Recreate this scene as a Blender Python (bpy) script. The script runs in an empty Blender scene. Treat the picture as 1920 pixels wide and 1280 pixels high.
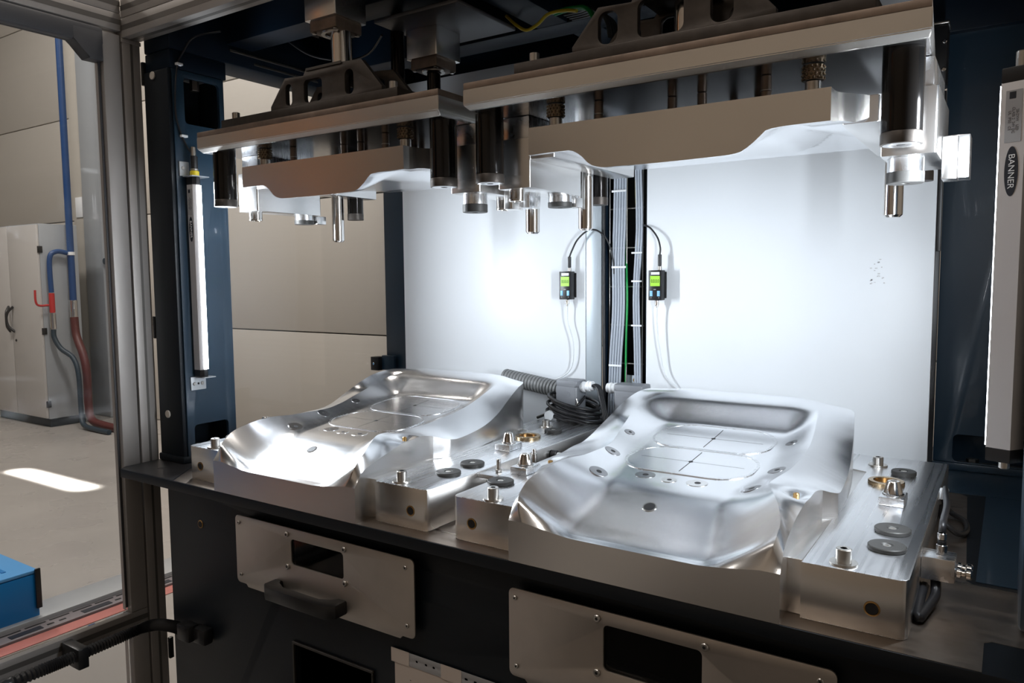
import bpy, bmesh, math, random
from mathutils import Vector, Matrix, noise
PI = math.pi
random.seed(7)
S = bpy.context.scene
COL = S.collection
# ------------------------------------------------------------------ camera
cd = bpy.data.cameras.new('camera'); cam = bpy.data.objects.new('camera', cd); COL.objects.link(cam)
RM = ((0.835015, -0.038880, 0.548852), (0.550167, 0.073691, -0.831796), (-0.008105, 0.996523, 0.082924))
m4 = Matrix(RM).to_4x4(); m4.translation = (0, 0, 0.45)
cam.matrix_world = m4
cd.sensor_width = 36; cd.lens = 1419.8/1920*36; cd.clip_start = 0.02; cd.clip_end = 100
S.camera = cam
# ------------------------------------------------------------------ world, exposure
S.view_settings.view_transform = 'Standard'; S.view_settings.look = 'None'
S.view_settings.exposure = 0.0; S.view_settings.gamma = 1.0; S.view_settings.use_curve_mapping = False
W = bpy.data.worlds.new('world'); S.world = W; W.use_nodes = True
W.node_tree.nodes['Background'].inputs[0].default_value = (0.75, 0.72, 0.70, 1)
W.node_tree.nodes['Background'].inputs[1].default_value = 0.06

def area(name, loc, direction, sx, sy, power, color=(1, 1, 1), spread=180, xdir=None):
    l = bpy.data.lights.new(name, 'AREA'); l.shape = 'RECTANGLE'; l.size = sx; l.size_y = sy
    l.energy = power; l.color = color; l.spread = math.radians(spread)
    o = bpy.data.objects.new(name, l); COL.objects.link(o)
    z = -Vector(direction).normalized()
    x = Vector(xdir) if xdir else Vector((1, 0, 0)) if abs(z.x) < .9 else Vector((0, 1, 0))
    y = z.cross(x).normalized(); x = y.cross(z).normalized()
    M = Matrix((x, y, z)).transposed().to_4x4(); M.translation = loc; o.matrix_world = M
    return o
# unseen ceiling lamps added to light the hall (fittings built further down)
FILL_LAMPS = [(-7.3, 1.6), (-7.3, -2.0), (-4.2, 2.6), (-2.2, -1.2), (-0.6, 2.7), (-0.6, -2.6)]
LP = [115, 30, 115, 18, 80, 17]
for (lx, ly), lp in zip(FILL_LAMPS, LP):
    area('hall_fill_light', (lx, ly, 4.57), (0, 0, -1), 1.4, .5, lp, (1.0, .93, .86))
# LED machine lamps
area('led_light_left', (-1.6470, 1.131, .459), (1, .05, 0), .455, .020, 11.8, (.86, .93, 1.0), 170, xdir=(0, 0, 1))
area('led_light_right', (-.0245, 1.130, .459), (-1, .12, 0), .455, .026, 9.8, (.86, .93, 1.0), 170, xdir=(0, 0, 1))
# daylight slit falling on the hall floor
area('daylight_beam', (-8.6, 0.9, 3.4), (-5.48+8.6, 2.515-0.9, -.9-3.4), .75, .036, 11, (1, .97, .9), 2, xdir=(1, .01, 0))

# ------------------------------------------------------------------ materials
MATS = {}
def mat(name, col, rough=.5, metal=0., bump=0., bscale=(30, 30, 30), var=0., vscale=8., spec=.5, emit=None, coat=0., rvar=0., aniso=0., alpha=None, trans=0., detail=3.):
    if name in MATS: return MATS[name]
    m = bpy.data.materials.new(name); MATS[name] = m; m.use_nodes = True
    nt = m.node_tree; b = nt.nodes['Principled BSDF']
    b.inputs['Base Color'].default_value = (*col, 1); b.inputs['Roughness'].default_value = rough
    b.inputs['Metallic'].default_value = metal; b.inputs['Specular IOR Level'].default_value = spec
    b.inputs['Coat Weight'].default_value = coat
    b.inputs['Transmission Weight'].default_value = trans
    if aniso: b.inputs['Anisotropic'].default_value = aniso
    if emit: b.inputs['Emission Color'].default_value = (*emit[0], 1); b.inputs['Emission Strength'].default_value = emit[1]
    tc = nt.nodes.new('ShaderNodeTexCoord')
    if bump or rvar:
        mp = nt.nodes.new('ShaderNodeMapping'); mp.inputs['Scale'].default_value = bscale
        nt.links.new(tc.outputs['Object'], mp.inputs[0])
        n = nt.nodes.new('ShaderNodeTexNoise'); n.inputs['Scale'].default_value = 1; n.inputs['Detail'].default_value = detail
        nt.links.new(mp.outputs[0], n.inputs['Vector'])
        if bump:
            bp = nt.nodes.new('ShaderNodeBump'); bp.inputs['Strength'].default_value = bump; bp.inputs['Distance'].default_value = .001
            nt.links.new(n.outputs[0], bp.inputs['Height']); nt.links.new(bp.outputs[0], b.inputs['Normal'])
        if rvar:
            mr = nt.nodes.new('ShaderNodeMapRange'); mr.inputs['To Min'].default_value = max(.02, rough-rvar); mr.inputs['To Max'].default_value = rough+rvar
            mr.inputs['From Min'].default_value = .3; mr.inputs['From Max'].default_value = .7
            nt.links.new(n.outputs[0], mr.inputs[0]); nt.links.new(mr.outputs[0], b.inputs['Roughness'])
    if var:
        n2 = nt.nodes.new('ShaderNodeTexNoise'); n2.inputs['Scale'].default_value = vscale; n2.inputs['Detail'].default_value = 6
        nt.links.new(tc.outputs['Object'], n2.inputs['Vector'])
        cr = nt.nodes.new('ShaderNodeValToRGB')
        cr.color_ramp.elements[0].position = .3; cr.color_ramp.elements[1].position = .7
        cr.color_ramp.elements[0].color = (*[c*(1-var) for c in col], 1); cr.color_ramp.elements[1].color = (*[min(1, c*(1+var)) for c in col], 1)
        nt.links.new(n2.outputs[0], cr.inputs[0]); nt.links.new(cr.outputs[0], b.inputs['Base Color'])
    return m
ALU = mat('machined_aluminium', (.80, .81, .83), .27, 1, bump=.10, bscale=(25, 400, 25), rvar=.05)
ALUT = mat('milled_aluminium_top', (.84, .85, .87), .28, 1, rvar=.035, bscale=(120, 2, 2), detail=1.)
ALUS = mat('sawn_aluminium', (.76, .75, .74), .26, 1, var=.04, vscale=5)
PLAT = mat('brushed_platen_aluminium', (.80, .78, .75), .27, 1, var=.035, vscale=6)
FORM = mat('form_aluminium', (.88, .89, .91), .232, 1, rvar=.02, bscale=(20, 120, 20))
PLUG = mat('steel_plug', (.36, .36, .37), .25, 1)
STEELB = mat('brown_steel', (.27, .21, .17), .5, .8, bump=.3, bscale=(60, 60, 60), var=.25, vscale=25)
TABLE = mat('worn_bare_steel', (.32, .265, .22), .36, .95, bump=.05, bscale=(1.2, 34, 1.2), var=.22, vscale=7, rvar=.12)
UNDER = mat('darkened_platen_underside', (.62, .62, .63), .16, 1, bump=.01, bscale=(60, 60, 60))  # underside toned darker than the platen to darken the gap below
BLUE = mat('dark_blue_paint', (.016, .036, .060), .33, 0, bump=.12, bscale=(160, 160, 160), coat=.2)
BLUEB = mat('blackish_blue_paint', (.007, .010, .014), .40, 0, bump=.1, bscale=(200, 200, 200), spec=.3)
NAVY = mat('overhead_navy_paint', (.004, .011, .022), .45, 0, bump=.1, bscale=(100, 100, 100), spec=.2)
BLKST = mat('blackened_steel', (.075, .065, .058), .45, .75, bump=.3, bscale=(90, 90, 90), var=.2, vscale=30)
PILL = mat('black_polished_steel', (.028, .026, .025), .13, .85)
DISC = mat('dark_disc_steel', (.05, .049, .047), .5, .4, bump=.05, bscale=(300, 300, 300), spec=.25)
CHROME = mat('polished_steel', (.72, .70, .68), .12, 1)
SCREW = mat('zinc_screw_steel', (.55, .53, .50), .28, 1)
BRONZE = mat('bronze', (.45, .34, .21), .25, 1)
BRASS = mat('brass', (.42, .26, .10), .35, 1)
CAGE = mat('dark_bronze_cage', (.20, .15, .10), .3, .9)
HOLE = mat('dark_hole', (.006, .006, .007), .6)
WHITE = mat('white_backing_panel', (.80, .83, .86), .36, 0, bump=.06, bscale=(260, 260, 260), spec=.4)
GREYP = mat('grey_channel_steel', (.42, .47, .51), .4, .3)
STAIN = mat('stainless_plate', (.55, .50, .45), .42, .9, bump=.1, bscale=(400, 8, 8), var=.06, vscale=12)
BLKPL = mat('black_plastic', (.012, .012, .013), .35)
BLKRB = mat('black_cable_rubber', (.014, .014, .016), .4)
GREYC = mat('grey_cable', (.40, .44, .50), .45)
ALPRO = mat('anodised_profile', (.36, .335, .315), .42, .3, bump=.05, bscale=(200, 200, 4))
ALGR = mat('profile_groove', (.15, .14, .13), .45, .6)
GASK = mat('grey_door_gasket', (.045, .045, .05), .5)
HALLW = mat('beige_sandwich_panel', (.53, .50, .455), .55, 0, bump=.5, bscale=(.1, .1, 45), detail=0.)
HALLP = mat('hall_pillar_paint', (.50, .47, .42), .55)
FLOOR = mat('polished_concrete', (.33, .31, .29), .30, 0, bump=0, bscale=(3, 3, 3), var=.10, vscale=1.2, rvar=.08)
CABD = mat('cabinet_grey_door', (.50, .48, .46), .45)
CABS = mat('cabinet_grey_side', (.33, .35, .37), .5)
CABB = mat('cabinet_plinth', (.03, .04, .05), .5)
BLUEPIPE = mat('blue_pipe_paint', (.015, .055, .17), .4)
REDH = mat('dark_red_hose', (.09, .022, .02), .45)
DARKH = mat('dark_teal_hose', (.02, .035, .05), .45)
REDP = mat('red_handle', (.45, .03, .03), .4)
BLUEBX = mat('bright_blue_plastic', (.0, .16, .45), .4)
BLUET = mat('pale_blue_lid', (.08, .30, .62), .35)
SLOTF = mat('slotted_steel', (.20, .18, .19), .5, .3)
REDLINE = mat('red_floor_tape', (.42, .15, .13), .5, var=.15, vscale=12)
GREYL = mat('light_grey_trunking', (.42, .44, .46), .4, .4)
PLG = mat('grey_connector_housing', (.22, .23, .25), .45, .2, bump=.2, bscale=(150, 150, 150))
WPL = mat('white_plastic', (.80, .82, .84), .4)
HOSE = mat('grey_corrugated_hose', (.16, .165, .165), .5)
CABINT = mat('inner_black', (.004, .005, .006), .6)
GREENC = mat('green_cable', (.01, .32, .07), .4)
YELC = mat('yellow_cable', (.70, .55, .02), .4)
PAPER = mat('paper_sheet', (.60, .52, .46), .7)
HALLF = mat('brown_hall_panel', (.34, .28, .22), .55)
SLEEVE = mat('clear_sleeve', (.25, .24, .24), .3)
LCD = mat('green_lcd', (.25, .5, .05), .3, emit=((.32, .60, .06), .55))
LCDT = mat('lcd_digits', (.02, .05, .01), .5)
BTN = mat('light_blue_button', (.25, .55, .85), .4)
LEDH = mat('light_bar_housing', (.60, .58, .58), .36, .35)
LEDE = mat('led_strip', (.9, .95, 1), .4, emit=((.86, .93, 1.0), 14))
LAMPE = mat('fill_lamp_glow', (.9, .9, .9), .4, emit=((1, .93, .85), 6))
LABEL = mat('silver_label', (.36, .36, .37), .5)
INK = mat('black_ink', (.01, .012, .02), .5)
INKG = mat('grey_ink', (.16, .16, .17), .6)
WINK = mat('white_ink', (.8, .8, .8), .5)
ORANGE = mat('orange_rack_paint', (.85, .26, .015), .4)
TUBE = mat('clear_tube', (.75, .78, .80), .2, trans=.0, alpha=1)
WELD = mat('weld_bead', (.10, .09, .08), .5, .7, bump=.6, bscale=(250, 250, 250))
m = bpy.data.materials.new('acrylic_pane'); m.use_nodes = True; MATS['acrylic'] = m
nt = m.node_tree; nt.nodes.clear()
o_ = nt.nodes.new('ShaderNodeOutputMaterial'); mx = nt.nodes.new('ShaderNodeMixShader'); tr = nt.nodes.new('ShaderNodeBsdfTransparent')
gl = nt.nodes.new('ShaderNodeBsdfGlossy'); gl.inputs['Roughness'].default_value = .03; fr = nt.nodes.new('ShaderNodeFresnel'); fr.inputs[0].default_value = 1.33
tr.inputs[0].default_value = (.93, .94, .95, 1)
nt.links.new(fr.outputs[0], mx.inputs[0]); nt.links.new(tr.outputs[0], mx.inputs[1]); nt.links.new(gl.outputs[0], mx.inputs[2]); nt.links.new(mx.outputs[0], o_.inputs[0])
ACR = m

# ------------------------------------------------------------------ helpers
def link(name, me, m, parent=None):
    o = bpy.data.objects.new(name, me); COL.objects.link(o)
    if m is not None and not me.materials: me.materials.append(m)
    if parent: o.parent = parent
    return o
def finish(bm, ang=35, smooth=True):
    me = bpy.data.meshes.new('mesh'); bmesh.ops.recalc_face_normals(bm, faces=bm.faces); bm.to_mesh(me); bm.free()
    if smooth:
        me.polygons.foreach_set('use_smooth', [True]*len(me.polygons)); me.set_sharp_from_angle(angle=math.radians(ang))
    return me
def thing(name, label, cat, loc=(0, 0, 0), group=None):
    o = bpy.data.objects.new(name, None); COL.objects.link(o); o.location = loc; o.empty_display_size = .05
    o['label'] = label; o['category'] = cat
    if group: o['group'] = group
    return o
def tag(o, label, cat, group=None):
    o['label'] = label; o['category'] = cat
    if group: o['group'] = group
    return o
def struct(o): o['kind'] = 'structure'; return o
def loc_of(parent):
    v = Vector((0, 0, 0))
    while parent: v += parent.location; parent = parent.parent
    return v
def bbox_bm(bm, x0, x1, y0, y1, z0, z1, bev=0, seg=2):
    r = bmesh.ops.create_cube(bm, size=1)
    vs = r['verts']
    for v in vs: v.co = Vector(((x0+x1)/2+v.co.x*(x1-x0), (y0+y1)/2+v.co.y*(y1-y0), (z0+z1)/2+v.co.z*(z1-z0)))
    if bev:
        es = list({e for v in vs for e in v.link_edges})
        bmesh.ops.bevel(bm, geom=es, offset=bev, segments=seg, affect='EDGES', profile=.5)
def shift(bm, parent):
    if parent: bmesh.ops.translate(bm, verts=bm.verts, vec=-loc_of(parent))
def box(name, m, x0, x1, y0, y1, z0, z1, parent=None, bev=.0015, seg=2):
    bm = bmesh.new(); bbox_bm(bm, x0, x1, y0, y1, z0, z1, bev, seg); shift(bm, parent)
    return link(name, finish(bm), m, parent)
def boxes(name, m, L, parent=None, bev=.001):
    bm = bmesh.new()
    for b in L: bbox_bm(bm, *b, bev, 1)
    shift(bm, parent); return link(name, finish(bm), m, parent)
def vbox(name, m, x0, x1, y0, y1, z0, z1, r, parent=None, bev=.0012):
    """box whose vertical edges are rounded by r"""
    pts = rrect((x0+x1)/2, (y0+y1)/2, x1-x0, y1-y0, r)
    return prism(name, m, pts, z0, z1, parent, bev=bev)
def rrect(cx, cy, w, h, r, n=5):
    out = []
    for sx, sy, a0 in ((1, 1, 0), (-1, 1, 90), (-1, -1, 180), (1, -1, 270)):
        for i in range(n+1):
            a = math.radians(a0+90*i/n); out.append((cx+sx*(w/2-r)+r*math.cos(a), cy+sy*(h/2-r)+r*math.sin(a)))
    return out
AX = {'z': lambda a, b, c: (a, b, c), 'y': lambda a, b, c: (a, c, b), 'x': lambda a, b, c: (c, a, b)}
def prism_bm(bm, pts, c0, c1, axis='z', bev=0, mat_shift=None):
    f = AX[axis]
    lo = [bm.verts.new(f(a, b, c0)) for a, b in pts]; hi = [bm.verts.new(f(a, b, c1)) for a, b in pts]
    F1 = bm.faces.new(lo[::-1]); F2 = bm.faces.new(hi); n = len(pts)
    for i in range(n): bm.faces.new((lo[i], lo[(i+1) % n], hi[(i+1) % n], hi[i]))
    if bev: bmesh.ops.bevel(bm, geom=list(F1.edges)+list(F2.edges), offset=bev, segments=2, affect='EDGES', profile=.5)
def prism(name, m, pts, c0, c1, parent=None, axis='z', bev=0):
    bm = bmesh.new(); prism_bm(bm, pts, c0, c1, axis, bev); shift(bm, parent); return link(name, finish(bm), m, parent)
def holed_mesh(outer, holes, c0, c1, axis='z', bev=0., off=Vector((0, 0, 0))):
    cu = bpy.data.curves.new('c', 'CURVE'); cu.dimensions = '2D'; cu.fill_mode = 'BOTH'
    cu.extrude = (c1-c0)/2-bev; cu.bevel_depth = bev; cu.bevel_resolution = 1; cu.offset = -bev
    for L in [outer]+holes:
        s = cu.splines.new('POLY'); s.points.add(len(L)-1); s.use_cyclic_u = True
        for p, (a, b) in zip(s.points, L): p.co = (a, b, 0, 1)
    o = bpy.data.objects.new('t', cu); COL.objects.link(o)
    dg = bpy.context.evaluated_depsgraph_get(); dg.update()
    me = bpy.data.meshes.new_from_object(o.evaluated_get(dg)); bpy.data.objects.remove(o); bpy.data.curves.remove(cu)
    for v in me.vertices: v.co = Vector(AX[axis](v.co.x, v.co.y, v.co.z+(c0+c1)/2))-off
    bm = bmesh.new(); bm.from_mesh(me); bmesh.ops.remove_doubles(bm, verts=bm.verts, dist=1e-6); bpy.data.meshes.remove(me)
    return finish(bm)
def plate(name, m, outer, holes, c0, c1, parent=None, axis='z', bev=.0006):
    return link(name, holed_mesh(outer, holes, c0, c1, axis, bev, loc_of(parent)), m, parent)
def lathe_bm(bm, prof, c, axis='z', n=32, dirn=1):
    rings = []
    for r, h in prof:
        ring = []
        for i in range(n):
            a = 2*PI*i/n; p = AX[axis](r*math.cos(a), r*math.sin(a), h*dirn)
            ring.append(bm.verts.new(Vector(p)+Vector(c)) if r > 1e-7 or i == 0 else ring[0])
        rings.append(ring)
    for A, B in zip(rings[:-1], rings[1:]):
        for i in range(n):
            j = (i+1) % n; vs = []
            for v in (A[i], A[j], B[j], B[i]):
                if v not in vs: vs.append(v)
            if len(vs) > 2:
                try: bm.faces.new(vs)
                except ValueError: pass
def lathe(name, m, prof, c, parent=None, axis='z', n=32, dirn=1):
    bm = bmesh.new(); lathe_bm(bm, prof, c, axis, n, dirn); shift(bm, parent); return link(name, finish(bm), m, parent)
def cyl(name, m, c, r, h, parent=None, axis='z', n=32, bev=.001):
    b = min(bev, r*.4, abs(h)*.4)
    return lathe(name, m, [(0, 0), (r-b, 0), (r, b), (r, h-b), (r-b, h), (0, h)], c, parent, axis, n)
def catmull(P, k=8):
    P = [Vector(p) for p in P]; out = []
    for i in range(len(P)-1):
        a = P[max(i-1, 0)]; b = P[i]; c = P[i+1]; d = P[min(i+2, len(P)-1)]
        for j in range(k):
            t = j/k; out.append(.5*((2*b)+(c-a)*t+(2*a-5*b+4*c-d)*t*t+(3*b-a-3*c+d)*t**3))
    out.append(P[-1]); return out
def tube_bm(bm, P, r, n=8, rfun=None, smooth=True, k=8):
    P = catmull(P, k) if smooth else [Vector(p) for p in P]
    T = (P[1]-P[0]).normalized(); up = Vector((0, 0, 1)) if abs(T.z) < .9 else Vector((1, 0, 0))
    N = T.cross(up).normalized(); rings = []
    for i, p in enumerate(P):
        t = (P[min(i+1, len(P)-1)]-P[max(i-1, 0)]).normalized()
        N = (N-t*N.dot(t)).normalized(); B = t.cross(N); rr = rfun(i) if rfun else r
        rings.append([bm.verts.new(p+(N*math.cos(2*PI*j/n)+B*math.sin(2*PI*j/n))*rr) for j in range(n)])
    for A, C in zip(rings[:-1], rings[1:]):
        for j in range(n): bm.faces.new((A[j], A[(j+1) % n], C[(j+1) % n], C[j]))
    bm.faces.new(rings[0][::-1]); bm.faces.new(rings[-1])
def tube(name, m, P, r, parent=None, n=8, rfun=None, smooth=True, k=8):
    bm = bmesh.new(); tube_bm(bm, P, r, n, rfun, smooth, k); shift(bm, parent); return link(name, finish(bm, 50), m, parent)
def text(name, s, m, loc, size, xdir, ydir, parent=None, sx=1., align='CENTER', ext=.0002):
    cu = bpy.data.curves.new('t', 'FONT'); cu.body = s; cu.size = size; cu.align_x = align; cu.align_y = 'CENTER'; cu.extrude = ext
    o = bpy.data.objects.new('t', cu); COL.objects.link(o)
    dg = bpy.context.evaluated_depsgraph_get(); dg.update()
    me = bpy.data.meshes.new_from_object(o.evaluated_get(dg)); bpy.data.objects.remove(o); bpy.data.curves.remove(cu)
    x = Vector(xdir).normalized(); y = Vector(ydir).normalized(); z = x.cross(y); M = Matrix((x, y, z)).transposed().to_4x4(); M.translation = Vector(loc)-loc_of(parent)
    for v in me.vertices: v.co.x *= sx
    me.transform(M); me.materials.clear(); return link(name, me, m, parent)
def itp(T, x):
    """smooth (monotone-ish cubic) table lookup"""
    if x <= T[0][0]: return T[0][1]
    if x >= T[-1][0]: return T[-1][1]
    for i in range(len(T)-1):
        if T[i][0] <= x <= T[i+1][0]:
            x0, y0 = T[i]; x1, y1 = T[i+1]; h = x1-x0; t = (x-x0)/h
            d = (y1-y0)/h
            dl = (y0-T[i-1][1])/(x0-T[i-1][0]) if i else d
            dr = (T[i+2][1]-y1)/(T[i+2][0]-x1) if i+2 < len(T) else d
            m0 = 0 if dl*d <= 0 else 2*dl*d/(dl+d); m1 = 0 if dr*d <= 0 else 2*dr*d/(dr+d)
            return y0*(2*t**3-3*t*t+1)+h*m0*(t**3-2*t*t+t)+y1*(3*t*t-2*t**3)+h*m1*(t**3-t*t)
def clear_smooth(a, b, x):
    t = max(0, min(1, (x-a)/(b-a))); return t*t*(3-2*t)

# ------------------------------------------------------------------ hall shell
def hall():
    fl = struct(box('floor', FLOOR, -12, 4, -5, 4.25, -1.0, -.9, bev=0))
    cl = struct(box('ceiling', HALLP, -12, 4, -5, 4.3, 4.8, 4.9, bev=0))
    wb = struct(box('wall_back', ALGR, -12, 4, 4.26, 4.36, -.9, 4.8, bev=0))
    zs = [-.9, .03, 1.09, 2.15, 3.21, 4.27, 4.8]
    for i in range(len(zs)-1):
        if 1:
            box('panel', HALLW, -11.99, 3.99, 4.2, 4.27, zs[i]+.005, zs[i+1]-.005, wb, bev=.004)
    wl = struct(box('wall_left', HALLW, -12.1, -12, -5, 4.3, -.9, 4.8, bev=0))
    wr = struct(box('wall_right', HALLW, 4, 4.1, -5, 4.3, -.9, 4.8, bev=0))
    wf = struct(box('wall_front', HALLF, -12, 4, -5.1, -5, -.9, 4.8, bev=0))
    for i, (lx, ly) in enumerate(FILL_LAMPS):  # unseen fittings added for the hall fill lights
        t = thing('added_ceiling_lamp', 'unseen hall ceiling lamp added for fill light, %s' % ['nearest the grey cabinet', 'far left rear', 'above the left enclosure', 'left of centre rear', 'above the machine', 'behind the camera'][i], 'lamp', (lx, ly, 4.6), 'added hall fill lamps')
        box('fill_lamp_housing', HALLP, lx-.75, lx+.75, ly-.29, ly+.29, 4.62, 4.8, t, bev=.005)
        box('diffuser', LAMPE, lx-.72, lx+.72, ly-.27, ly+.27, 4.595, 4.62, t, bev=.004)
    # hall pillar by the wall
    t = thing('steel_pillar', 'pale grey hall pillar behind the blue pipe at the back wall', 'pillar', (-7.35, 4.1, -.9))
    box('flange', HALLP, -8.02, -7.80, 4.06, 4.085, -.9, 4.79, t, bev=.003)
    box('web', HALLP, -7.93, -7.89, 4.085, 4.185, -.9, 4.79, t, bev=.002)
    t = thing('roof_post', 'slim dark grey post standing right of the pale hall pillar', 'post', (-7.0, 4.0, -.9))
    box('shaft', CABS, -7.79, -7.46, 4.03, 4.15, -.9, 4.78, t, bev=.01)
    for yy, px in ((-7.36, 4.02), (-7.30, 4.02)):
        tag(tube('conduit_pipe', HALLP, [(yy, 4.17, 4.7), (yy, 4.17, .75)], .014, n=8, smooth=False), 'thin pale conduit pipe running down the back wall, %s one' % ('left' if yy < -7.33 else 'right'), 'pipe', 'wall conduits')
    t = thing('socket_box', 'pale wall socket box with a dark blue plug under the conduits', 'socket', (-7.0, 4.1, .68))
    box('case', WPL, -7.42, -7.24, 4.08, 4.195, .56, .78, t, bev=.008)
    cyl('plug', DARKH, (-7.42, 4.02, .65), .03, .06, t, 'y')
    cyl('socket_cover', WPL, (-7.29, 4.045, .70), .05, .035, t, 'y')
hall()

# ------------------------------------------------------------------ hall objects seen through the door
def hall_objects():
    t = thing('metal_cabinet', 'tall grey two-door metal cabinet on a dark plinth against the hall wall', 'cabinet', (-7.9, 3.75, -.9))
    x0, x1, y0, y1 = -8.50, -7.43, 3.44, 3.78
    box('body', CABS, x0, x1, y0, y1, -.82, .985, t, bev=.004)
    box('plinth', CABB, x0+.03, x1-.02, y0+.02, y1, -.9, -.82, t, bev=.002)
    for a, b, hx in ((x0+.004, -8.0, -8.045), (-7.993, x1-.004, -7.955)):
        d = box('door', CABD, a, b, y0-.022, y0-.001, -.81, .975, t, bev=.003)
        s = -1 if hx < -8 else 1
        tube('handle', BLKPL, [(hx, y0-.022, -.02), (hx+s*-.03, y0-.06, .03), (hx+s*-.045, y0-.07, .10), (hx+s*-.03, y0-.06, .17), (hx, y0-.022, .22)], .012, d)
    d_ = cyl('lock', DISC, (-7.93, y0-.03, -.10), .012, .01, t, 'y')
    for zz in (.75, 0.0, -.68): box('hinge', BLKPL, x1-.006, x1+.012, y0-.02, y0+.02, zz-.03, zz+.03, t, bev=.002)
    # pipe
    t = thing('air_pipe', 'blue compressed-air pipe dropping down the wall beside the cabinet', 'pipe', (-8.2, 4.1, 0))
    px, py = -7.365, 3.68
    px2 = -7.40
    tube('pipe', BLUEPIPE, [(px, py, 4.75), (px, py, .28)], .030, t, 12, smooth=False)
    tube('branch_pipe', BLUEPIPE, [(px+.002, py-.035, .72), (px, py-.13, .73), (px, py-.19, .66), (px, py-.19, .355)], .022, t, 10)
    cyl('coupling', CHROME, (px, py, .12), .034, .16, t)
    cyl('pipe_clamp', WPL, (px, py, .70), .036, .03, t)
    cyl('valve_body', REDP, (px, py-.19, .17), .024, .18, t)
    tube('valve_lever', REDP, [(px, py-.22, .24), (px, py-.32, .25), (px, py-.33, .38)], .010, t)
    cyl('branch_coupling', CHROME, (px, py-.19, .02), .026, .145, t)
    tag(tube('red_hose', REDH, [(px, py, .12), (px+.02, py, -.05), (px+.12, py, -.22), (px+.17, py, -.40), (px+.17, py, -.70), (px+.26, py-.02, -.83), (px+.50, py-.03, -.858), (px+.75, py-.03, -.862)], .036, n=10), 'thick dark red hose hanging from the blue pipe to the floor', 'hose')
    tag(tube('dark_hose', DARKH, [(px, py-.19, .015), (px+.005, py-.19, -.06), (px+.05, py-.16, -.16), (px+.14, py-.10, -.25), (px+.20, py-.09, -.40), (px+.21, py-.09, -.70), (px+.30, py-.12, -.85), (px+.55, py-.13, -.874), (px+.75, py-.13, -.876)], .023, n=8), 'thin dark blue hose joining the thick red hose', 'hose')
    tag(box('wall_notice', WPL, -7.96, -7.83, 4.05, 4.059, 1.10, 1.30, bev=.001), 'small white notice on the pale hall pillar', 'sign')
    # blue case at lower left
    t = thing('blue_case', 'bright blue case with pale blue lid on the hall floor at lower left', 'case', (-3.4, 1.25, -.9))
    box('case_body', BLUEBX, -3.75, -3.19, 1.0, 1.40, -.899, -.70, t, bev=.008)
    box('lid', BLUET, -3.75, -3.19, 1.0, 1.40, -.699, -.685, t, bev=.004)
    box('corner_guard', BLKPL, -3.188, -3.180, 1.385, 1.405, -.84, -.68, t, bev=.001)
    boxes('lid_slot', BLUEBX, [(-3.52, -3.26, 1.30, 1.315, -.686, -.682)], t, bev=.0005)
    tube('carry_strap', BLKRB, [(-3.60, 1.05, -.67), (-3.48, 1.14, -.645), (-3.36, 1.15, -.66), (-3.30, 1.12, -.675)], .018, t)
    # floor trunking with slots, and red tape
    t = thing('floor_trunking', 'light grey slotted cable trunking on the floor outside the door', 'trunking', (-3.2, 1.2, -.9))
    box('cover', GREYL, -3.33, -3.16, -1.5, 3.5, -.899, -.872, t, bev=.002)
    x0 = -3.12
    box('slotted_face', SLOTF, -3.1595, -3.075, -1.5, 3.5, -.899, -.888, t, bev=.001)
    y = -1.2
    while y < 3.3:
        sl = boxes('slot', CABINT, [(-3.148, -3.139, y, y+.075, -.888, -.8865), (-3.148, -3.139, y+.09, y+.165, -.888, -.8865), (-3.148, -3.139, y+.18, y+.255, -.888, -.8865)], t, bev=.0002)
        boxes('grille', INK, [(-3.122, -3.090, y+.02, y+.135, -.888, -.8862)], t, bev=.0002)
        boxes('slot', CABINT, [(-3.112, -3.102, y+.155, y+.18, -.888, -.8865), (-3.112, -3.102, y+.20, y+.225, -.888, -.8865)], t, bev=.0002)
        y += .27
    tag(box('floor_tape', REDLINE, -3.072, -3.0, -1.5, 3.5, -.8995, -.897, bev=0), 'faded red tape line on the floor beside the trunking', 'tape')
    # upright and bin stand behind the camera, only seen mirrored in the polished metal
    tag(box('rack_upright', ORANGE, -3.70, -3.56, -1.2, -1.04, -.899, 2.2, bev=.01), 'orange rack upright standing in the hall', 'rack')
    tag(box('added_floor_mat', mat('dark_reflection_mat', (.028, .023, .019), .7), -1.25, 1.4, -1.5, .75, -.8995, -.888, bev=.002), 'unseen dark floor mat added to darken reflections in the right mould', 'mat')  # unseen mat added to darken what the right mould's front mirrors
    tag(box('blue_bin', BLUEBX, -4.9, -4.15, -1.4, -.9, -.899, .95, bev=.02), 'large blue bin standing beside the orange rack upright', 'bin')
hall_objects()

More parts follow.
